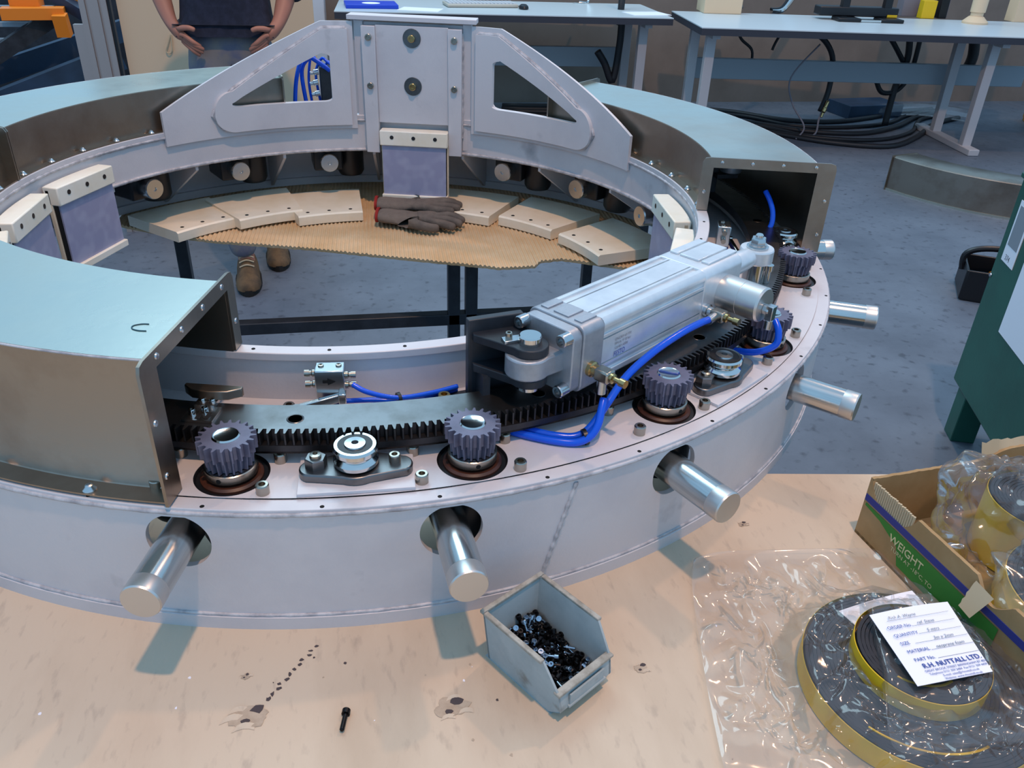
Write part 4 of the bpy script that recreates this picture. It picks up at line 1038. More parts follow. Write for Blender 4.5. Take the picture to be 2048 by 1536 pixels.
# local: x along the back (to the right), -y along the printed side towards the viewer
CW, CL, CH = .260, .330, .079
b = MB(); n = 120; vs = []; fs = []
for i in range(n + 1):      # printed side, with the torn dip near the back corner
    y = -CL * i / n; dip = 0
    if .004 < -y < .076: dip = .030 * math.sin(math.pi * (-y - .004) / .072) ** .6
    if .160 < -y < .205: dip = .018 * math.sin(math.pi * (-y - .160) / .045)
    z = CH - dip - .0012 * abs(noise.noise((y * 400, 2, 0)))
    vs += [(0, y, 0), (0, y, z), (.004, y, z), (.004, y, 0)]
for i in range(n):
    for j in range(4): fs.append((i * 4 + j, i * 4 + (j + 1) % 4, i * 4 + 4 + (j + 1) % 4, i * 4 + 4 + j))
fs += [(0, 1, 2, 3), tuple(n * 4 + k for k in (3, 2, 1, 0))]
b.add(vs, fs); b.build('side_wall', 'cardbox', ca, True, 30)
b = MB(); vs = []; fs = []; n = 60
for i in range(n + 1):
    x = CW * i / n; z = CH + .0015 * noise.noise((x * 160, 5, 0)) + (.012 * sm(x, .14, .19))
    vs += [(x, 0, 0), (x, 0, z), (x, -.004, z), (x, -.004, 0)]
for i in range(n):
    for j in range(4): fs.append((i * 4 + j, i * 4 + (j + 1) % 4, i * 4 + 4 + (j + 1) % 4, i * 4 + 4 + j))
b.add(vs, fs); b.build('back_wall', 'cardbox', ca, True, 30)
b = MB(); b.box((CW - .002, -CL / 2, CH / 2), (.004, CL, CH)); b.build('far_wall', 'cardbox', ca, True)
b = MB(); b.box((CW / 2, -CL + .002, CH / 2), (CW, .004, CH)); b.build('front_wall', 'cardbox', ca, True)
b = MB(); b.box((CW / 2, -CL / 2, .002), (CW, CL, .004)); b.build('base', 'cardbox', ca, True)
for k in range(21):       # bared flutes under the torn face
    y = -.008 - .0031 * k; h = .028 * math.sin(math.pi * (-y - .004) / .072) ** .6
    b = MB(); b.cyl((.0016, y, CH - h - .006), (.0016, y, CH - .001 - .0015 * random.random()), .0014, n=8); b.build('flute', 'cardedge', ca, True)
b = MB(); b.box((-.0003, -CL / 2, .0530), (.0006, CL - .002, .0085)); b.build('blue_stripe', 'blueprint', ca, True)
b = MB(); b.add([(-.0006, -.004, .0465), (-.0006, -.200, .0465), (-.0006, -.200, .0100), (-.0006, -.070, .0100), (-.0006, -.062, .0300), (-.0006, -.030, .0405), (-.0006, -.004, .0430)], [(0, 1, 2, 3, 4, 5, 6)]); b.build('green_panel', 'green', ca, True)
PT = TR(-.0009, 0, 0) @ Matrix.Rotation(R(-90), 4, 'Z') @ Matrix.Rotation(R(90), 4, 'X')
text('printed_word', 'WEIGHT', .0135, 'print', ca, PT @ TR(.050, .0300, 0), ext=.0002)
text('printed_line', 'TURN AT -18\u00b0C, TO', .0072, 'print', ca, PT @ TR(.056, .0215, 0))
b = MB(); vs = []
for i in range(9):
    u = i / 8; vs += [(-.003 - .010 * u, -.163 - .004 * noise.noise((u * 5, 0, 1)), CH - .004 - .030 * u), (-.003 - .012 * u, -.186 + .006 * u, CH - .006 - .028 * u)]
b.add(vs, [(2 * i, 2 * i + 1, 2 * i + 3, 2 * i + 2) for i in range(8)]); b.build('torn_flap', 'cardedge', ca, True)
b = MB(); vs = []
for i in range(13):
    u = i / 12; x = .150 + .085 * u; vs += [(x, -.002, CH - .002 + .012 * sm(x, .14, .19)), (x + .004 * noise.noise((u * 9, 1, 1)), .006 - .012 * abs(noise.noise((u * 6, 2, 2))), CH + .020 + .006 * noise.noise((u * 7, 3, 3)))]
b.add(vs, [(2 * i, 2 * i + 1, 2 * i + 3, 2 * i + 2) for i in range(12)]); b.build('torn_rim', 'cardedge', ca, True)
CM = Matrix.Translation((.546, -.690, -.147)) @ Matrix.Rotation(R(6.0), 4, 'Z')
c1 = CM @ Vector((.110, -.205, 0)); c2 = CM @ Vector((.160, -.085, 0))
roll('tape_roll', 'yellow foam tape roll at the front of the open carton', (c1.x, c1.y), .080, .02, -.142, .062)
roll('tape_roll', 'yellow foam tape roll at the back of the open carton, seen through the bag', (c2.x, c2.y), .055, .02, -.142, .075)
def blob(name, label, c, r, seed, nseg=34):
    b = MB(); vs = []; fs = []; N2 = nseg // 2; rnd = random.Random(int(seed * 10))
    for i in range(N2 + 1):
        th0 = math.pi * i / N2
        for j in range(nseg):
            th = th0 + (rnd.uniform(-.4, .4) * math.pi / N2 if 0 < i < N2 else 0)
            ph = 2 * math.pi * (j + rnd.uniform(-.4, .4)) / nseg; d = Vector((math.sin(th) * math.cos(ph), math.sin(th) * math.sin(ph), math.cos(th)))
            q = .80 + .28 * noise.noise((d.x * 1.3 + seed, d.y * 1.3, d.z * 1.3)) + .10 * sum(am * max(0, 1 - abs(noise.noise((d.x * f_ + seed, d.y * f_ - seed, d.z * f_))) * 6) ** 1.5 for f_, am in ((1.7, 1), (3.2, .6), (5.5, .3))) + rnd.uniform(-.13, .13) * rnd.choice((0, 1, 1.6))
            vs.append(c + Vector((d.x * r[0] * q, d.y * r[1] * q, d.z * r[2] * q)))
    for i in range(N2):
        for j in range(nseg):
            A_, B_, C_, D_ = i * nseg + j, i * nseg + (j + 1) % nseg, (i + 1) * nseg + (j + 1) % nseg, (i + 1) * nseg + j
            fs += [(A_, B_, C_), (A_, C_, D_)] if rnd.random() < .5 else [(A_, B_, D_), (B_, C_, D_)]
    b.add(vs, fs); o = b.build(name, 'clear', None, sharp=None); film(o); return tag(o, label, 'plastic bag')
q = CM @ Vector((.100, -.085, .075)); blob('plastic_bag', 'crumpled clear plastic bag bulging out of the back of the carton', q, (.088, .078, .080), 2.3)
q = CM @ Vector((.175, -.150, .070)); blob('plastic_bag', 'crumpled clear plastic bag filling the right half of the carton', q, (.095, .105, .060), 6.1)
q = CM @ Vector((.080, -.215, .066)); blob('plastic_bag', 'crumpled clear plastic bag over the yellow roll at the carton front', q, (.088, .100, .036), 8.4)

# ------------------------------------------------------------------ green cabinet at the right edge
gc = thing('green_cabinet', 'dark green metal cabinet on feet with white notices at the right edge', 'cabinet', (1.775, .575, -Z0), R(-20.0))
# local: -y towards the viewer along the visible side, x to the right
GH = .80
b = MB(); b.box((.35, -.45, (.17 + GH) / 2), (.70, .90, GH - .17)); b.build('body', 'greenpaint', gc, True, bevel=.006)
b = MB(); b.box((.35, -.45, GH + .006), (.712, .912, .014)); b.build('lid', 'greenpaint', gc, True, bevel=.003)
for (x, y) in ((.05, -.06), (.05, -.84), (.65, -.06), (.65, -.84)):
    b = MB(); b.box((x, y, .088), (.07, .07, .176)); b.build('foot', 'greenpaint', gc, True, bevel=.003)
lb = MB(); lb.box((-.0012, -.085, GH - .135), (.0016, .085, .17)); n1 = lb.build('notice', 'paper', gc, True)
lb = MB(); lb.box((-.0024, -.085, GH - .118), (.0006, .066, .110)); lb.build('grey_panel', 'greytxt', n1, True)
text('printed_word', '374', .022, 'pencil', n1, TR(-.0026, -.062, GH - .212) @ Matrix.Rotation(R(-90), 4, 'Z') @ Matrix.Rotation(R(90), 4, 'X'))
lb = MB(); lb.box((-.0012, -.31, GH - .23), (.0016, .26, .30)); lb.build('notice', 'paper', gc, True)
b = MB(); b.lat((-.001, -.012, .52), (-1, 0, 0), [(.006, 0), (.005, .003), (0, .0035)], 12); b.build('rivet', 'zinc', gc, True)

# black tool caddy behind it
tc = thing('tool_caddy', 'black open tool caddy on the floor beside the green cabinet', 'tool box', (2.70, 1.46, -Z0), R(-32))
b = MB(); 
for (c, d) in (((0, -.11, .07), (.36, .012, .13)), ((0, .11, .07), (.36, .012, .13)), ((-.18, 0, .07), (.012, .23, .13)), ((.18, 0, .07), (.012, .23, .13)), ((0, 0, .008), (.36, .23, .014))): b.box(c, d)
b.build('tray', 'black', tc, True, bevel=.004)
b = MB(); b.tube([(-.19, 0, .10), (-.19, 0, .17), (-.10, 0, .205), (.10, 0, .205), (.19, 0, .17), (.19, 0, .10)], .013, 10); b.build('handle', 'black', tc, True)
b = MB(); b.box((-.03, -.118, .06), (.05, .006, .03)); b.build('yellow_latch', 'yellowbox', tc, True, bevel=.002)
b = MB(); b.cyl((-.08, -.03, .10), (.05, .04, .12), .016); b.build('orange_tool', 'orange', tc, True)

# loose cover lying on the floor
lc = thing('sheet_cover', 'loose curved sheet metal cover standing on the floor near the desk', 'cover', (3.55, 3.55, -Z0), 0)
A0 = Vector((3.08, 2.98, 0)); A1 = Vector((3.98, 2.20, 0))
mid = (A0 + A1) / 2; d = (A1 - A0); nrm = Vector((-d.y, d.x, 0)).normalized(); RL = 1.05; half = d.length / 2
cc = mid + nrm * math.sqrt(RL * RL - half * half) * 1
a0 = math.degrees(math.atan2(A0.y - cc.y, A0.x - cc.x)); a1 = math.degrees(math.atan2(A1.y - cc.y, A1.x - cc.x))
lc.location = (cc.x, cc.y, 0)
b = MB(); b.arc([(RL, 0), (RL, .19), (RL - .012, .198), (RL - .19, .198), (RL - .19, .194), (RL - .010, .194), (RL - .004, .19), (RL - .004, 0)], a0, a1, 40); b.build('sheet', 'galv_dark', lc, True, 40)
b = MB(); b.arc([(RL + .004, 0), (RL + .004, .012), (RL, .012), (RL, 0)], a0, a1, 40); b.build('foot_flange', 'galv', lc, True)
b = MB(); b.box((RL - .09, 0, .10), (.20, .004, .205), Matrix.Rotation(R(a0), 4, 'Z')); b.build('end_flange', 'galv_dark', lc, True)

# ------------------------------------------------------------------ desks in the background
def desk(label, corner, ang, L, D, H, legs, name='work_desk'):
    t = thing(name, label, 'desk', (corner[0], corner[1], -Z0), ang)   # local x along the front edge, y to the back
    b = MB(); b.box((L / 2, D / 2, H - .003), (L, D, .006)); b.build('top', 'desktop', t, True)
    b = MB(); b.box((L / 2, D / 2, H - .026), (L - .002, D - .002, .040)); b.build('edge_core', 'deskedge', t, True)
    for x in legs:
        b = MB(); b.box((x, .46, .022), (.075, .80, .044)); b.build('foot', 'deskleg', t, True, bevel=.006)
        for y in (.20, .62):
            b = MB(); b.box((x, y, H / 2 - .004), (.062, .055, H - .09)); b.build('leg', 'deskleg', t, True, bevel=.003)
        b = MB(); b.box((x, .42, H - .060), (.05, .70, .030)); b.build('bearer', 'deskleg', t, True)
    b = MB(); b.box((L / 2, D - .17, .42), (L - .25, .05, .14)); b.build('cable_tray', 'tray', t, True, bevel=.004)
    return t
aR = math.atan2(-.276, 2.048)
dR = desk('white topped desk with dark edge at the right, in front of the wall', (2.155, 3.865), aR, 2.75, .90, .77, (.12, 2.02))
dL = desk('white topped desk with dark edge in the middle, behind the arched bracket', (-.089, 4.42), math.atan2(-.10, 2.2), 2.225, .85, .77, (.12, 2.08))
DZ = -.15
def small(name, m, label, cat, b, loc, rz=0, bev=.003):
    o = b.build(name, m, None, True, bevel=bev); o.location = (loc[0], loc[1], Z0 + loc[2]); o.rotation_euler = (0, 0, rz); return tag(o, label, cat)
b = MB(); b.box((0, 0, .012), (.34, .26, .024)); o = small('ring_binder', 'bluebook', 'blue folder lying on the left end of the middle desk', 'folder', b, (.15, 4.70, DZ), .05)
b = MB(); b.lathe([(0, .0245), (.06, .0245), (.06, .0240)], 24, TR(0, -.02, 0)); b.build('cover_spot', 'paper', o, True)
b = MB(); b.box((0, 0, .001), (.27, .19, .002)); small('paper_sheet', 'paper', 'sheet of paper between the blue folder and the keyboard', 'paper', b, (.47, 4.58, DZ), -.3, 0)
kb = thing('computer_keyboard', 'beige computer keyboard on the middle desk', 'keyboard', (.905, 4.84, DZ), .08)
b = MB(); b.box((0, 0, .012), (.50, .20, .020)); b.build('case', 'beige_kb', kb, True, bevel=.006)
b = MB()
for r_ in range(5):
    for c_ in range(18): b.box((-.225 + .0265 * c_, -.07 + .034 * r_, .025), (.021, .027, .008))
b.build('keys', 'whitepaint', kb, True, kind='stuff')
ms = thing('computer_mouse', 'black computer mouse right of the keyboard', 'mouse', (1.185, 4.70, DZ), 0)
b = MB(); b.lathe([(.030, 0), (.034, .008), (.030, .022), (.018, .031), (0, .034)], 20, Matrix.Diagonal((1, 1.5, 1, 1))); b.build('body', 'black', ms, True)
b = MB(); b.tube([(0, .05, .008), (-.03, .16, .006), (-.10, .22, .006), (-.12, .30, .006)], .0035, 6); b.build('cable', 'cable', ms, True)
b = MB(); b.box((0, 0, .001), (.28, .20, .002)); small('paper_sheet', 'paper', 'sheet of paper at the right end of the middle desk', 'paper', b, (2.02, 4.55, DZ), .15, 0)
b = MB(); b.tube([(0, 0, -.10), (0, 0, .02), (.02, .05, .16), (.06, .08, .34)], .024, 10); small('desk_arm', 'cable', 'black arm rising from the middle desk beside the paper', 'arm', b, (1.905, 4.78, DZ + .0), 0, 0)
b = MB(); b.tube([(-.03, 0, .010), (.03, 0, .006), (.05, .02, .03), (.09, .05, .12)], .010, 8); b.lathe([(.045, 0), (.045, .008), (0, .012)], 20, TR(-.03, 0, 0)); small('lamp_base', 'chrome', 'chrome clamp foot on the back of the middle desk', 'clamp', b, (1.72, 5.15, DZ), 0, 0)
# right desk
bx = thing('instrument_box', 'cream instrument box with sockets on the left of the right desk', 'instrument', (2.60, 4.62, DZ), aR)
b = MB(); b.box((0, .10, .065), (.27, .22, .13)); b.build('case', 'creampanel', bx, True, bevel=.005)
for k in range(4):
    b = MB(); b.lat((.136, .03 + .045 * k, .045), (1, 0, 0), [(.012, 0), (.012, .015), (.006, .016), (0, .02)], 12); b.build('socket', 'gear', bx, True)
mg = thing('bench_magnifier', 'chrome and black bench magnifier leaning on the right desk', 'magnifier', (3.07, 4.72, DZ), .3)
b = MB(); b.tube([(-.06, 0, .015), (.04, 0, .02), (.16, .04, .10), (.28, .08, .20)], lambda u: .016 + .014 * u, 10); b.build('arm', 'chrome', mg, True)
b = MB(); b.tube([(-.07, 0, .028), (.03, 0, .036), (.14, .04, .116)], .010, 8); b.build('grip', 'black', mg, True)
mo = thing('monitor_stand', 'black monitor stand with two posts on the right desk', 'stand', (3.48, 4.28, DZ), aR)
b = MB(); b.box((0, .12, .055), (.56, .12, .06)); b.build('bar', 'black', mo, True, bevel=.008)
for x in (-.10, .20):
    b = MB(); b.box((x, .02, .012), (.16, .14, .024)); b.box((x, .09, .20), (.055, .05, .40)); b.build('post', 'black', mo, True, bevel=.006)
b = MB(); b.box((.05, -.02, .010), (.20, .05, .014)); b.build('shiny_strip', 'chrome', mo, True)
b = MB(); b.box((.235, .056, .035), (.07, .004, .016)); b.build('yellow_label', 'yellowbox', mo, True)
b = MB(); b.box((0, 0, .06), (.10, .07, .12)); small('yellow_tape_box', 'yellowbox', 'small yellow box standing on the right desk', 'box', b, (4.15, 4.55, DZ), aR)
b = MB(); b.box((0, 0, .10), (.06, .12, .20)); small('black_holder', 'black', 'black holder right of the small yellow box on the desk', 'holder', b, (4.29, 4.60, DZ), aR)
bl = thing('bench_lamp', 'cream bench lamp post on the right end of the desk', 'lamp', (4.36, 4.28, DZ), 0)
b = MB(); b.lathe([(0, 0), (.085, 0), (.085, .012), (.05, .045), (.03, .055), (0, .06)], 28); b.build('base', 'creampanel', bl, True)
b = MB(); b.lathe([(0, .05), (.042, .05), (.042, .07), (.05, .075), (.055, .40), (0, .40)], 24); b.build('post', 'creampanel', bl, True)
b = MB(); b.box((0, 0, .25), (.13, .10, .50)); small('wall_column', 'creampanel', 'cream upright column behind the bench lamp', 'column', b, (4.83, 4.45, DZ), 0)
b = MB(); b.box((0, 0, .14), (.35, .10, .28)); small('grey_case', 'cablegrey', 'grey case at the back of the right desk, behind the yellow box', 'case', b, (4.20, 4.68, DZ), aR)
# cables hanging under the desks
def cable(label, pts, r=.006, m='cable', name='cable'):
    b = MB(); b.tube(pts, r, 8, None, 6); return tag(b.build(name, m, None, sharp=None), label, 'cable')
cable('thick black cable loop hanging under the right desk', [(3.10, 4.45, -.24), (3.28, 4.45, -.26), (3.42, 4.45, -.40), (3.45, 4.45, -.62), (3.40, 4.42, -.78)], .020)
cable('thin pale cable hanging in a loop down to the floor', [(3.22, 4.3, -.30), (3.05, 4.3, -.52), (3.10, 4.3, -.70), (3.20, 4.25, -.85), (3.10, 4.15, -.912)], .006, 'cablegrey')
cable('thin pale cable with a brass connector at the end', [(3.42, 4.42, -.76), (3.38, 4.38, -.83), (3.30, 4.25, -.90), (3.14, 4.12, -.912)], .007, 'cablegrey')
b = MB(); b.lat((3.435, 4.40, -.70), (-.25, -.1, -.8), [(.008, 0), (.012, .01), (.012, .05), (.016, .055), (.016, .08), (.009, .09), (.009, .12), (0, .125)], 12); tag(b.build('cable_connector', 'brass'), 'brass cable connector hanging below the right desk', 'connector')
cable('thick black cable pair dropping near the middle of the right desk', [(4.02, 4.5, -.22), (4.06, 4.5, -.42), (4.02, 4.5, -.62), (4.00, 4.48, -.90)], .024)
cable('thick black cable curving left to a hook under the right desk', [(4.12, 4.5, -.22), (4.12, 4.5, -.50), (4.05, 4.5, -.64), (3.92, 4.5, -.66), (3.84, 4.5, -.56)], .018)
cable('black cable slanting from under the desk top to the thick pair', [(3.80, 4.5, -.20), (3.92, 4.5, -.32), (4.03, 4.5, -.44)], .018)
cable('heavy black cable bundle sagging beside the right desk leg', [(4.48, 4.4, -.22), (4.52, 4.4, -.40), (4.46, 4.4, -.52), (4.30, 4.4, -.53), (4.20, 4.4, -.48)], .038)
cable('black flexible conduit hooked under the middle desk', [(1.90, 4.72, -.19), (1.90, 4.72, -.38), (1.87, 4.72, -.62), (1.80, 4.72, -.50), (1.74, 4.72, -.42)], .026)
cable('thin black cable on the wall tray left of the right desk', [(2.68, 4.55, -.19), (2.74, 4.55, -.30), (2.84, 4.55, -.38), (2.85, 4.55, -.50)], .010)
cable('thin black cable with a knot below the right desk top', [(3.05, 4.50, -.19), (2.99, 4.50, -.31), (2.97, 4.50, -.37)], .010)
random.seed(21)
for k, (w, l) in enumerate(((0, 'front black cable of the run along the floor under the desks'), (1, 'second black cable of the run along the floor under the desks'), (2, 'third black cable of the run along the floor under the desks'), (3, 'fourth black cable of the run along the floor under the desks'), (4, 'rearmost black cable of the run along the floor under the desks'))):
    o = .17 * w
    pts = [(1.15, 4.85 + .10 * w, -.905), (2.4, 4.66 + .12 * w, -.905), (2.95, 4.32 + o, -.905), (3.25, 4.02 + o, -.905), (3.65, 3.90 + o * 1.1, -.905), (4.05, 4.12 + o * .9, -.905), (4.45, 4.55 + o * .6, -.905), (4.8, 4.75 + .08 * w, -.905)]
    cable(l, [(x + random.uniform(-.03, .03), y + random.uniform(-.03, .03), z) for x, y, z in pts], .015 if w % 2 else .020)
b = MB(); b.tube([(4.15, 4.85, -.87), (4.5, 4.75, -.84), (4.85, 4.55, -.86)], .05, 10); tag(b.build('wrapped_roll', 'clear'), 'clear wrapped roll on the floor behind the right desk leg', 'roll')
b = MB(); b.box((0, 0, .05), (.5, .3, .10)); small('floor_box', 'darkblue', 'dark blue box on the floor under the right desk', 'box', b, (4.10, 4.95, -Z0), .1)
# grey cabinet and pallet at far right
ct = thing('storage_cabinet', 'grey cabinet on a pallet at the far right behind the desk', 'cabinet', (5.25, 4.05, -Z0), R(-32))
b = MB(); b.box((.40, .3, .62), (1.0, .6, .94)); b.build('body', 'whitepaint', ct, True, bevel=.01)
b = MB(); b.box((.40, -.006, .36), (.98, .012, .012)); b.build('door_gap', 'deskedge', ct, True)
b = MB(); b.lathe([(.0, 0), (.02, 0), (.02, .02), (0, .03)], 16, TR(0, -.02, .6) @ Matrix.Rotation(R(90), 4, 'X')); b.build('handle', 'black', ct, True)
pl = thing('pallet', 'wooden pallet under the grey cabinet at the far right', 'pallet', (5.25, 4.05, -Z0), R(-32))
for y in (-.02, .14, .30, .46, .60):
    b = MB(); b.box((.35, y, .127), (1.15, .09, .022)); b.build('board', 'woodpallet', pl, True)
for x in (-.18, .35, .88):
    for y in (0, .30, .60):
        b = MB(); b.box((x, y, .070), (.10, .10, .09)); b.build('block', 'woodpallet', pl, True)
for y in (0, .30, .60):
    b = MB(); b.box((.35, y, .013), (1.15, .09, .022)); b.build('board', 'woodpallet', pl, True)

# ------------------------------------------------------------------ left background: enclosure, post, machine
pn = thing('enclosure_panel', 'cream enclosure panel behind the person', 'panel', (-.55, 2.64, -Z0), 0)
b = MB(); b.box((.0, .015, .80), (.80, .03, 1.60)); b.build('sheet', 'creampanel', pn, True)
b = MB(); b.tube([(-.205, -.006, .86), (-.222, -.010, .82), (-.232, -.010, .795), (-.222, -.012, .785), (-.208, -.010, .80), (-.203, -.006, .86)], .003, 6); b.build('string_loop', 'cardedge', pn, True)
po = thing('extrusion_post', 'grooved aluminium extrusion post at the edge of the cream panel', 'post', (-1.032, 2.62, -Z0), 0)
prof = []
b = MB(); pts = [(-.055, -.022), (-.032, -.022), (-.032, -.014), (-.022, -.014), (-.022, -.022), (.020, -.022), (.020, -.014), (.030, -.014), (.030, -.022), (.052, -.022), (.052, .045), (-.055, .045)]
b.prism(pts, 0, 1.9); b.build('profile', 'extr', po, True)
b = MB(); b.box((.0585, 0, .95), (.012, .03, 1.9)); b.build('gasket', 'black', po, True)
b = MB(); b.box((-.075, -.005, .60), (.040, .03, .60)); b.build('side_plate', 'extr', po, True)
wc = thing('tall_cabinet', 'pale grey tall cabinet standing right of the person', 'cabinet', (-.19, 4.95, -Z0), 0)
b = MB(); b.box((-.28, .20, .95), (.62, .40, 1.90)); b.build('body', 'whitepaint', wc, True, bevel=.008)
b = MB(); b.box((-.28, -.004, .95), (.010, .010, 1.85)); b.build('door_gap', 'deskedge', wc, True)
b = MB(); b.lat((-.20, 0, 1.0), (0, -1, 0), [(.012, 0), (.014, .02), (0, .022)], 14); b.build('knob', 'zinc', wc, True)
mc = thing('conveyor_machine', 'dark slatted conveyor machine with orange clamps at the top left', 'machine', (-1.6, 3.1, -Z0), 0)
def beam(p, q, w, h, name, m):
    p, q = Vector(p), Vector(q); d = q - p; T = Matrix.Translation((p + q) / 2) @ d.to_track_quat('X', 'Z').to_matrix().to_4x4()
    b = MB(); b.box((0, 0, 0), (d.length, w, h), T); return b.build(name, m, mc)
beam((-2.1, 2.75, -.58), (-1.15, 3.35, -.26), .05, .12, 'side_beam', 'darkblue')
beam((-2.2, 3.0, -.47), (-1.15, 3.55, -.16), .05, .10, 'side_beam', 'darkblue')
beam((-1.95, 2.9, -.42), (-1.36, 3.25, -.05), .04, .07, 'rack_rail', 'blackpaint')
for k in range(6):
    u = k / 5; beam((-2.6, 3.0 + .25 * u, -.35 + .33 * u - .02), (-1.84 + .46 * u, 3.0 + .25 * u, -.36 + .33 * u), .035, .020, 'slat', 'slatmetal')
beam((-1.58, 3.15, -.045), (-1.32, 3.2, -.045), .10, .05, 'orange_clamp', 'orange')
beam((-1.33, 3.14, -.045), (-1.33, 3.16, -.14), .06, .05, 'orange_clamp', 'orange')
beam((-1.56, 3.25, .0), (-1.43, 3.25, .0), .08, .07, 'orange_clamp', 'orange')
beam((-1.31, 3.30, .03), (-1.25, 3.30, .03), .06, .10, 'orange_clamp', 'orange')
beam((-1.45, 3.35, .05), (-1.22, 3.2, -.06), .05, .05, 'arm', 'darkblue')
for (x, y) in ((-2.05, 2.8), (-1.20, 3.4), (-2.1, 3.3)):
    beam((x, y, -Z0), (x, y, -.38), .07, .07, 'leg', 'darkblue')
beam((-2.9, 4.3, -.42), (-1.28, 4.3, -.42), .05, 1.0, 'dark_backdrop', 'blackpaint')  # added dark sheet, only there to darken the background behind the machine
beam((-2.5, 3.6, -.62), (-1.15, 3.6, -.62), .9, .10, 'base_frame', 'darkblue')

# ------------------------------------------------------------------ person
pe = thing('person', 'person in dark shirt, grey blue trousers and tan boots standing behind the ring', 'person', (-.43, 2.0, -Z0), 0)
def P3(x, y, z): return (x, y, z)
# local: facing -y; right hand on picture left
HIP = .93
v = [((0, 0, .95), (.130, .095)), ((0, .0, 1.10), (.125, .088)), ((0, .01, 1.28), (.150, .095)), ((0, .02, 1.42), (.120, .075)), ((0, .01, 1.50), .050), ((0, -.005, 1.56), .055), ((0, -.012, 1.66), (.070, .085)), ((0, -.012, 1.75), (.060, .072))]
e = [(0, 1), (1, 2), (2, 3), (3, 4), (4, 5), (5, 6), (6, 7)]
def chain(root, pts):
    p = root
    for q in pts: v.append(q); e.append((p, len(v) - 1)); p = len(v) - 1
    return p
chain(0, [((-.085, .0, .86), .080), ((-.075, -.06, .50), .052), ((-.045, -.02, .10), .036), ((-.040, -.05, .050), .034), ((-.030, -.14, .035), .030)])
chain(0, [((.085, .0, .86), .080), ((.075, .05, .50), .052), ((.055, .22, .12), .036), ((.060, .20, .055), .034), ((.070, .11, .035), .030)])
hands = []
for s in (-1, 1):
    k = chain(3, [((s * .17, .02, 1.40), .055), ((s * .235, .03, 1.14), .042), ((s * .185, -.075, .995), .028)])
    hands.append(chain(k, [((s * .160, -.105, .965), (.030, .018))]))
for s, h in zip((-1, 1), hands):
    for (dx, L, dz) in ((-.022, .060, .0), (-.008, .068, -.010), (.008, .064, -.020), (.022, .052, -.030)):
        chain(h, [((s * (.150 - .012), -.122 + dx * .4, .950 + dz + .014), .0095), ((s * (.150 - .012 - L * .55), -.132 + dx * .3, .938 + dz), .0088), ((s * (.150 - .006 - L), -.118 + dx * .2, .922 + dz), .0078)])
    chain(h, [((s * .140, -.135, .985), .011), ((s * .112, -.150, .988), .0095), ((s * .092, -.150, .980), .0085)])
skin('body', v, e, 'skin', pe, 2)
tv = [((0, 0, .955), (.150, .112)), ((-.088, .0, .86), .098), ((-.080, -.055, .50), .068), ((-.048, -.02, .095), .060), ((.088, .0, .86), .098), ((.080, .05, .50), .068), ((.057, .22, .105), .060), ((0, 0, 1.04), (.145, .108))]
skin('trousers', tv, [(0, 1), (1, 2), (2, 3), (0, 4), (4, 5), (5, 6), (0, 7)], 'denim', pe, 2)
sv = [((0, 0, 1.10), (.165, .125)), ((0, 0, .995), (.172, .130)), ((0, .01, 1.28), (.175, .118)), ((0, .02, 1.42), (.130, .085)), ((-.185, .02, 1.40), .075), ((-.250, .03, 1.17), .058), ((-.226, -.03, 1.065), .050), ((.185, .02, 1.40), .075), ((.250, .03, 1.17), .058), ((.226, -.03, 1.065), .050), ((0, .012, 1.475), .062)]
skin('shirt', sv, [(0, 1), (0, 2), (2, 3), (3, 4), (4, 5), (5, 6), (3, 7), (7, 8), (8, 9), (3, 10)], 'shirt', pe, 2)
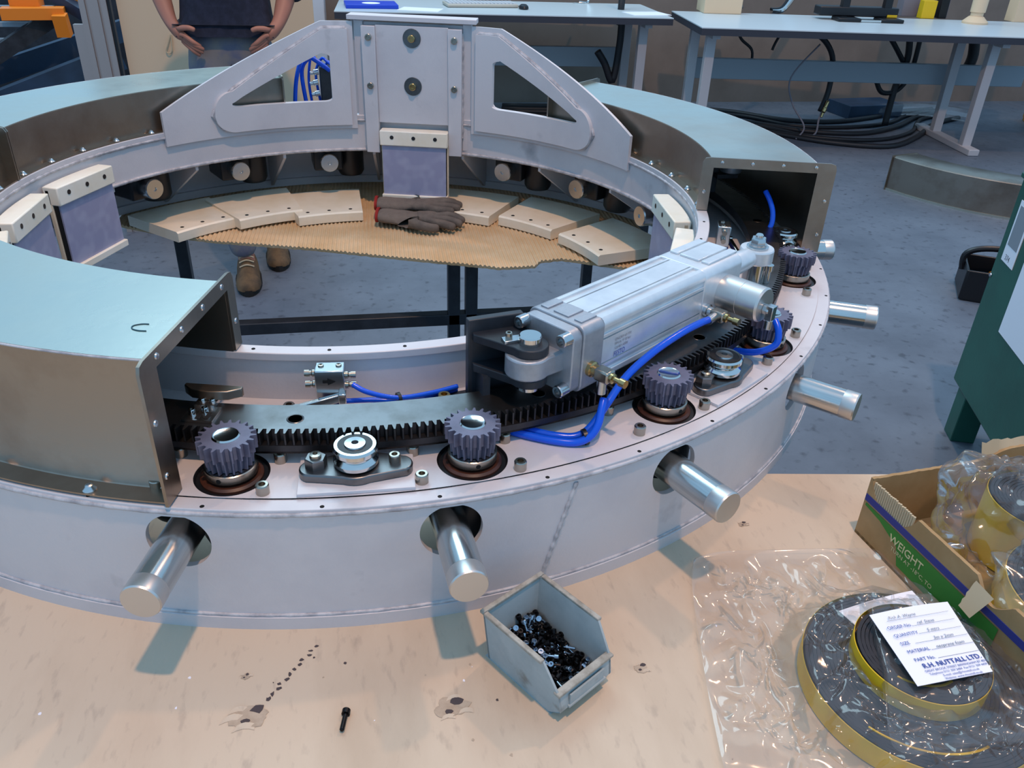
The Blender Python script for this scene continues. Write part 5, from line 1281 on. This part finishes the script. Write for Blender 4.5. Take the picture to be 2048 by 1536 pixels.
for (x, y, tx, ty) in ((-.045, -.02, -.030, -.185), (.057, .22, .072, .065)):
    b = MB(); d = Vector((tx - x, ty - y, 0)); L = d.length; ang = math.atan2(d.y, d.x); T = TR(x, y, 0, ang)
    sec = []
    for (u, wd, h) in ((-.085, .030, .085), (-.06, .042, .115), (0, .046, .125), (.06, .046, .095), (L - .05, .050, .072), (L, .042, .058), (L + .022, .024, .040)):
        sec.append([(u, wd * math.cos(a), .022 + (h - .022) * max(0, math.sin(a))) for a in [math.pi * k / 10 for k in range(11)]])
    vs = [p for s_ in sec for p in s_]; fs = []
    for i in range(len(sec) - 1):
        for k in range(10): fs.append((i * 11 + k, i * 11 + k + 1, (i + 1) * 11 + k + 1, (i + 1) * 11 + k))
    fs += [tuple(range(11)), tuple(len(vs) - 11 + k for k in range(11))[::-1]]
    b.add(vs, fs, T); sh = b.build('boot', 'shoe', pe, True, 60)
    pts = []
    for k in range(24):
        a = 2 * math.pi * k / 24; u = math.cos(a); pts.append((-.088 + (L + .115) * (u + 1) / 2, math.sin(a) * .052 * (1 if abs(u) < .8 else 1)))
    b = MB(); b.prism(pts, 0, .026, T); b.build('sole', 'sole', sh, True)
    b = MB()
    for k in range(3): b.tube([(.03 + .022 * k, -.028, .105 - .011 * k), (.036 + .022 * k, 0, .118 - .012 * k), (.03 + .022 * k, .028, .105 - .011 * k)], .003, 6, T)
    b.build('laces', 'cardedge', sh, True)
b = MB(); hv = []
b.lathe([(.083, 1.655), (.086, 1.70), (.080, 1.77), (.055, 1.815), (0, 1.83)], 24, TR(0, .008, 0) @ Matrix.Diagonal((.92, 1.12, 1, 1))); b.build('hair', 'hair', pe, True)
for s in (-1, 1):
    b = MB(); b.lat((s * .030, -.092, 1.672), (0, -1, 0), [(.011, 0), (.008, .006), (0, .008)], 12); b.build('eye', 'paper', pe, True)
b = MB(); b.lat((0, -.095, 1.655), (0, -.9, -.5), [(.010, -.02), (.015, .008), (.008, .022), (0, .024)], 12); b.build('nose', 'skin', pe, True)
b = MB(); b.box((0, -.092, 1.605), (.045, .012, .009)); b.build('mouth', 'red', pe, True, bevel=.003)
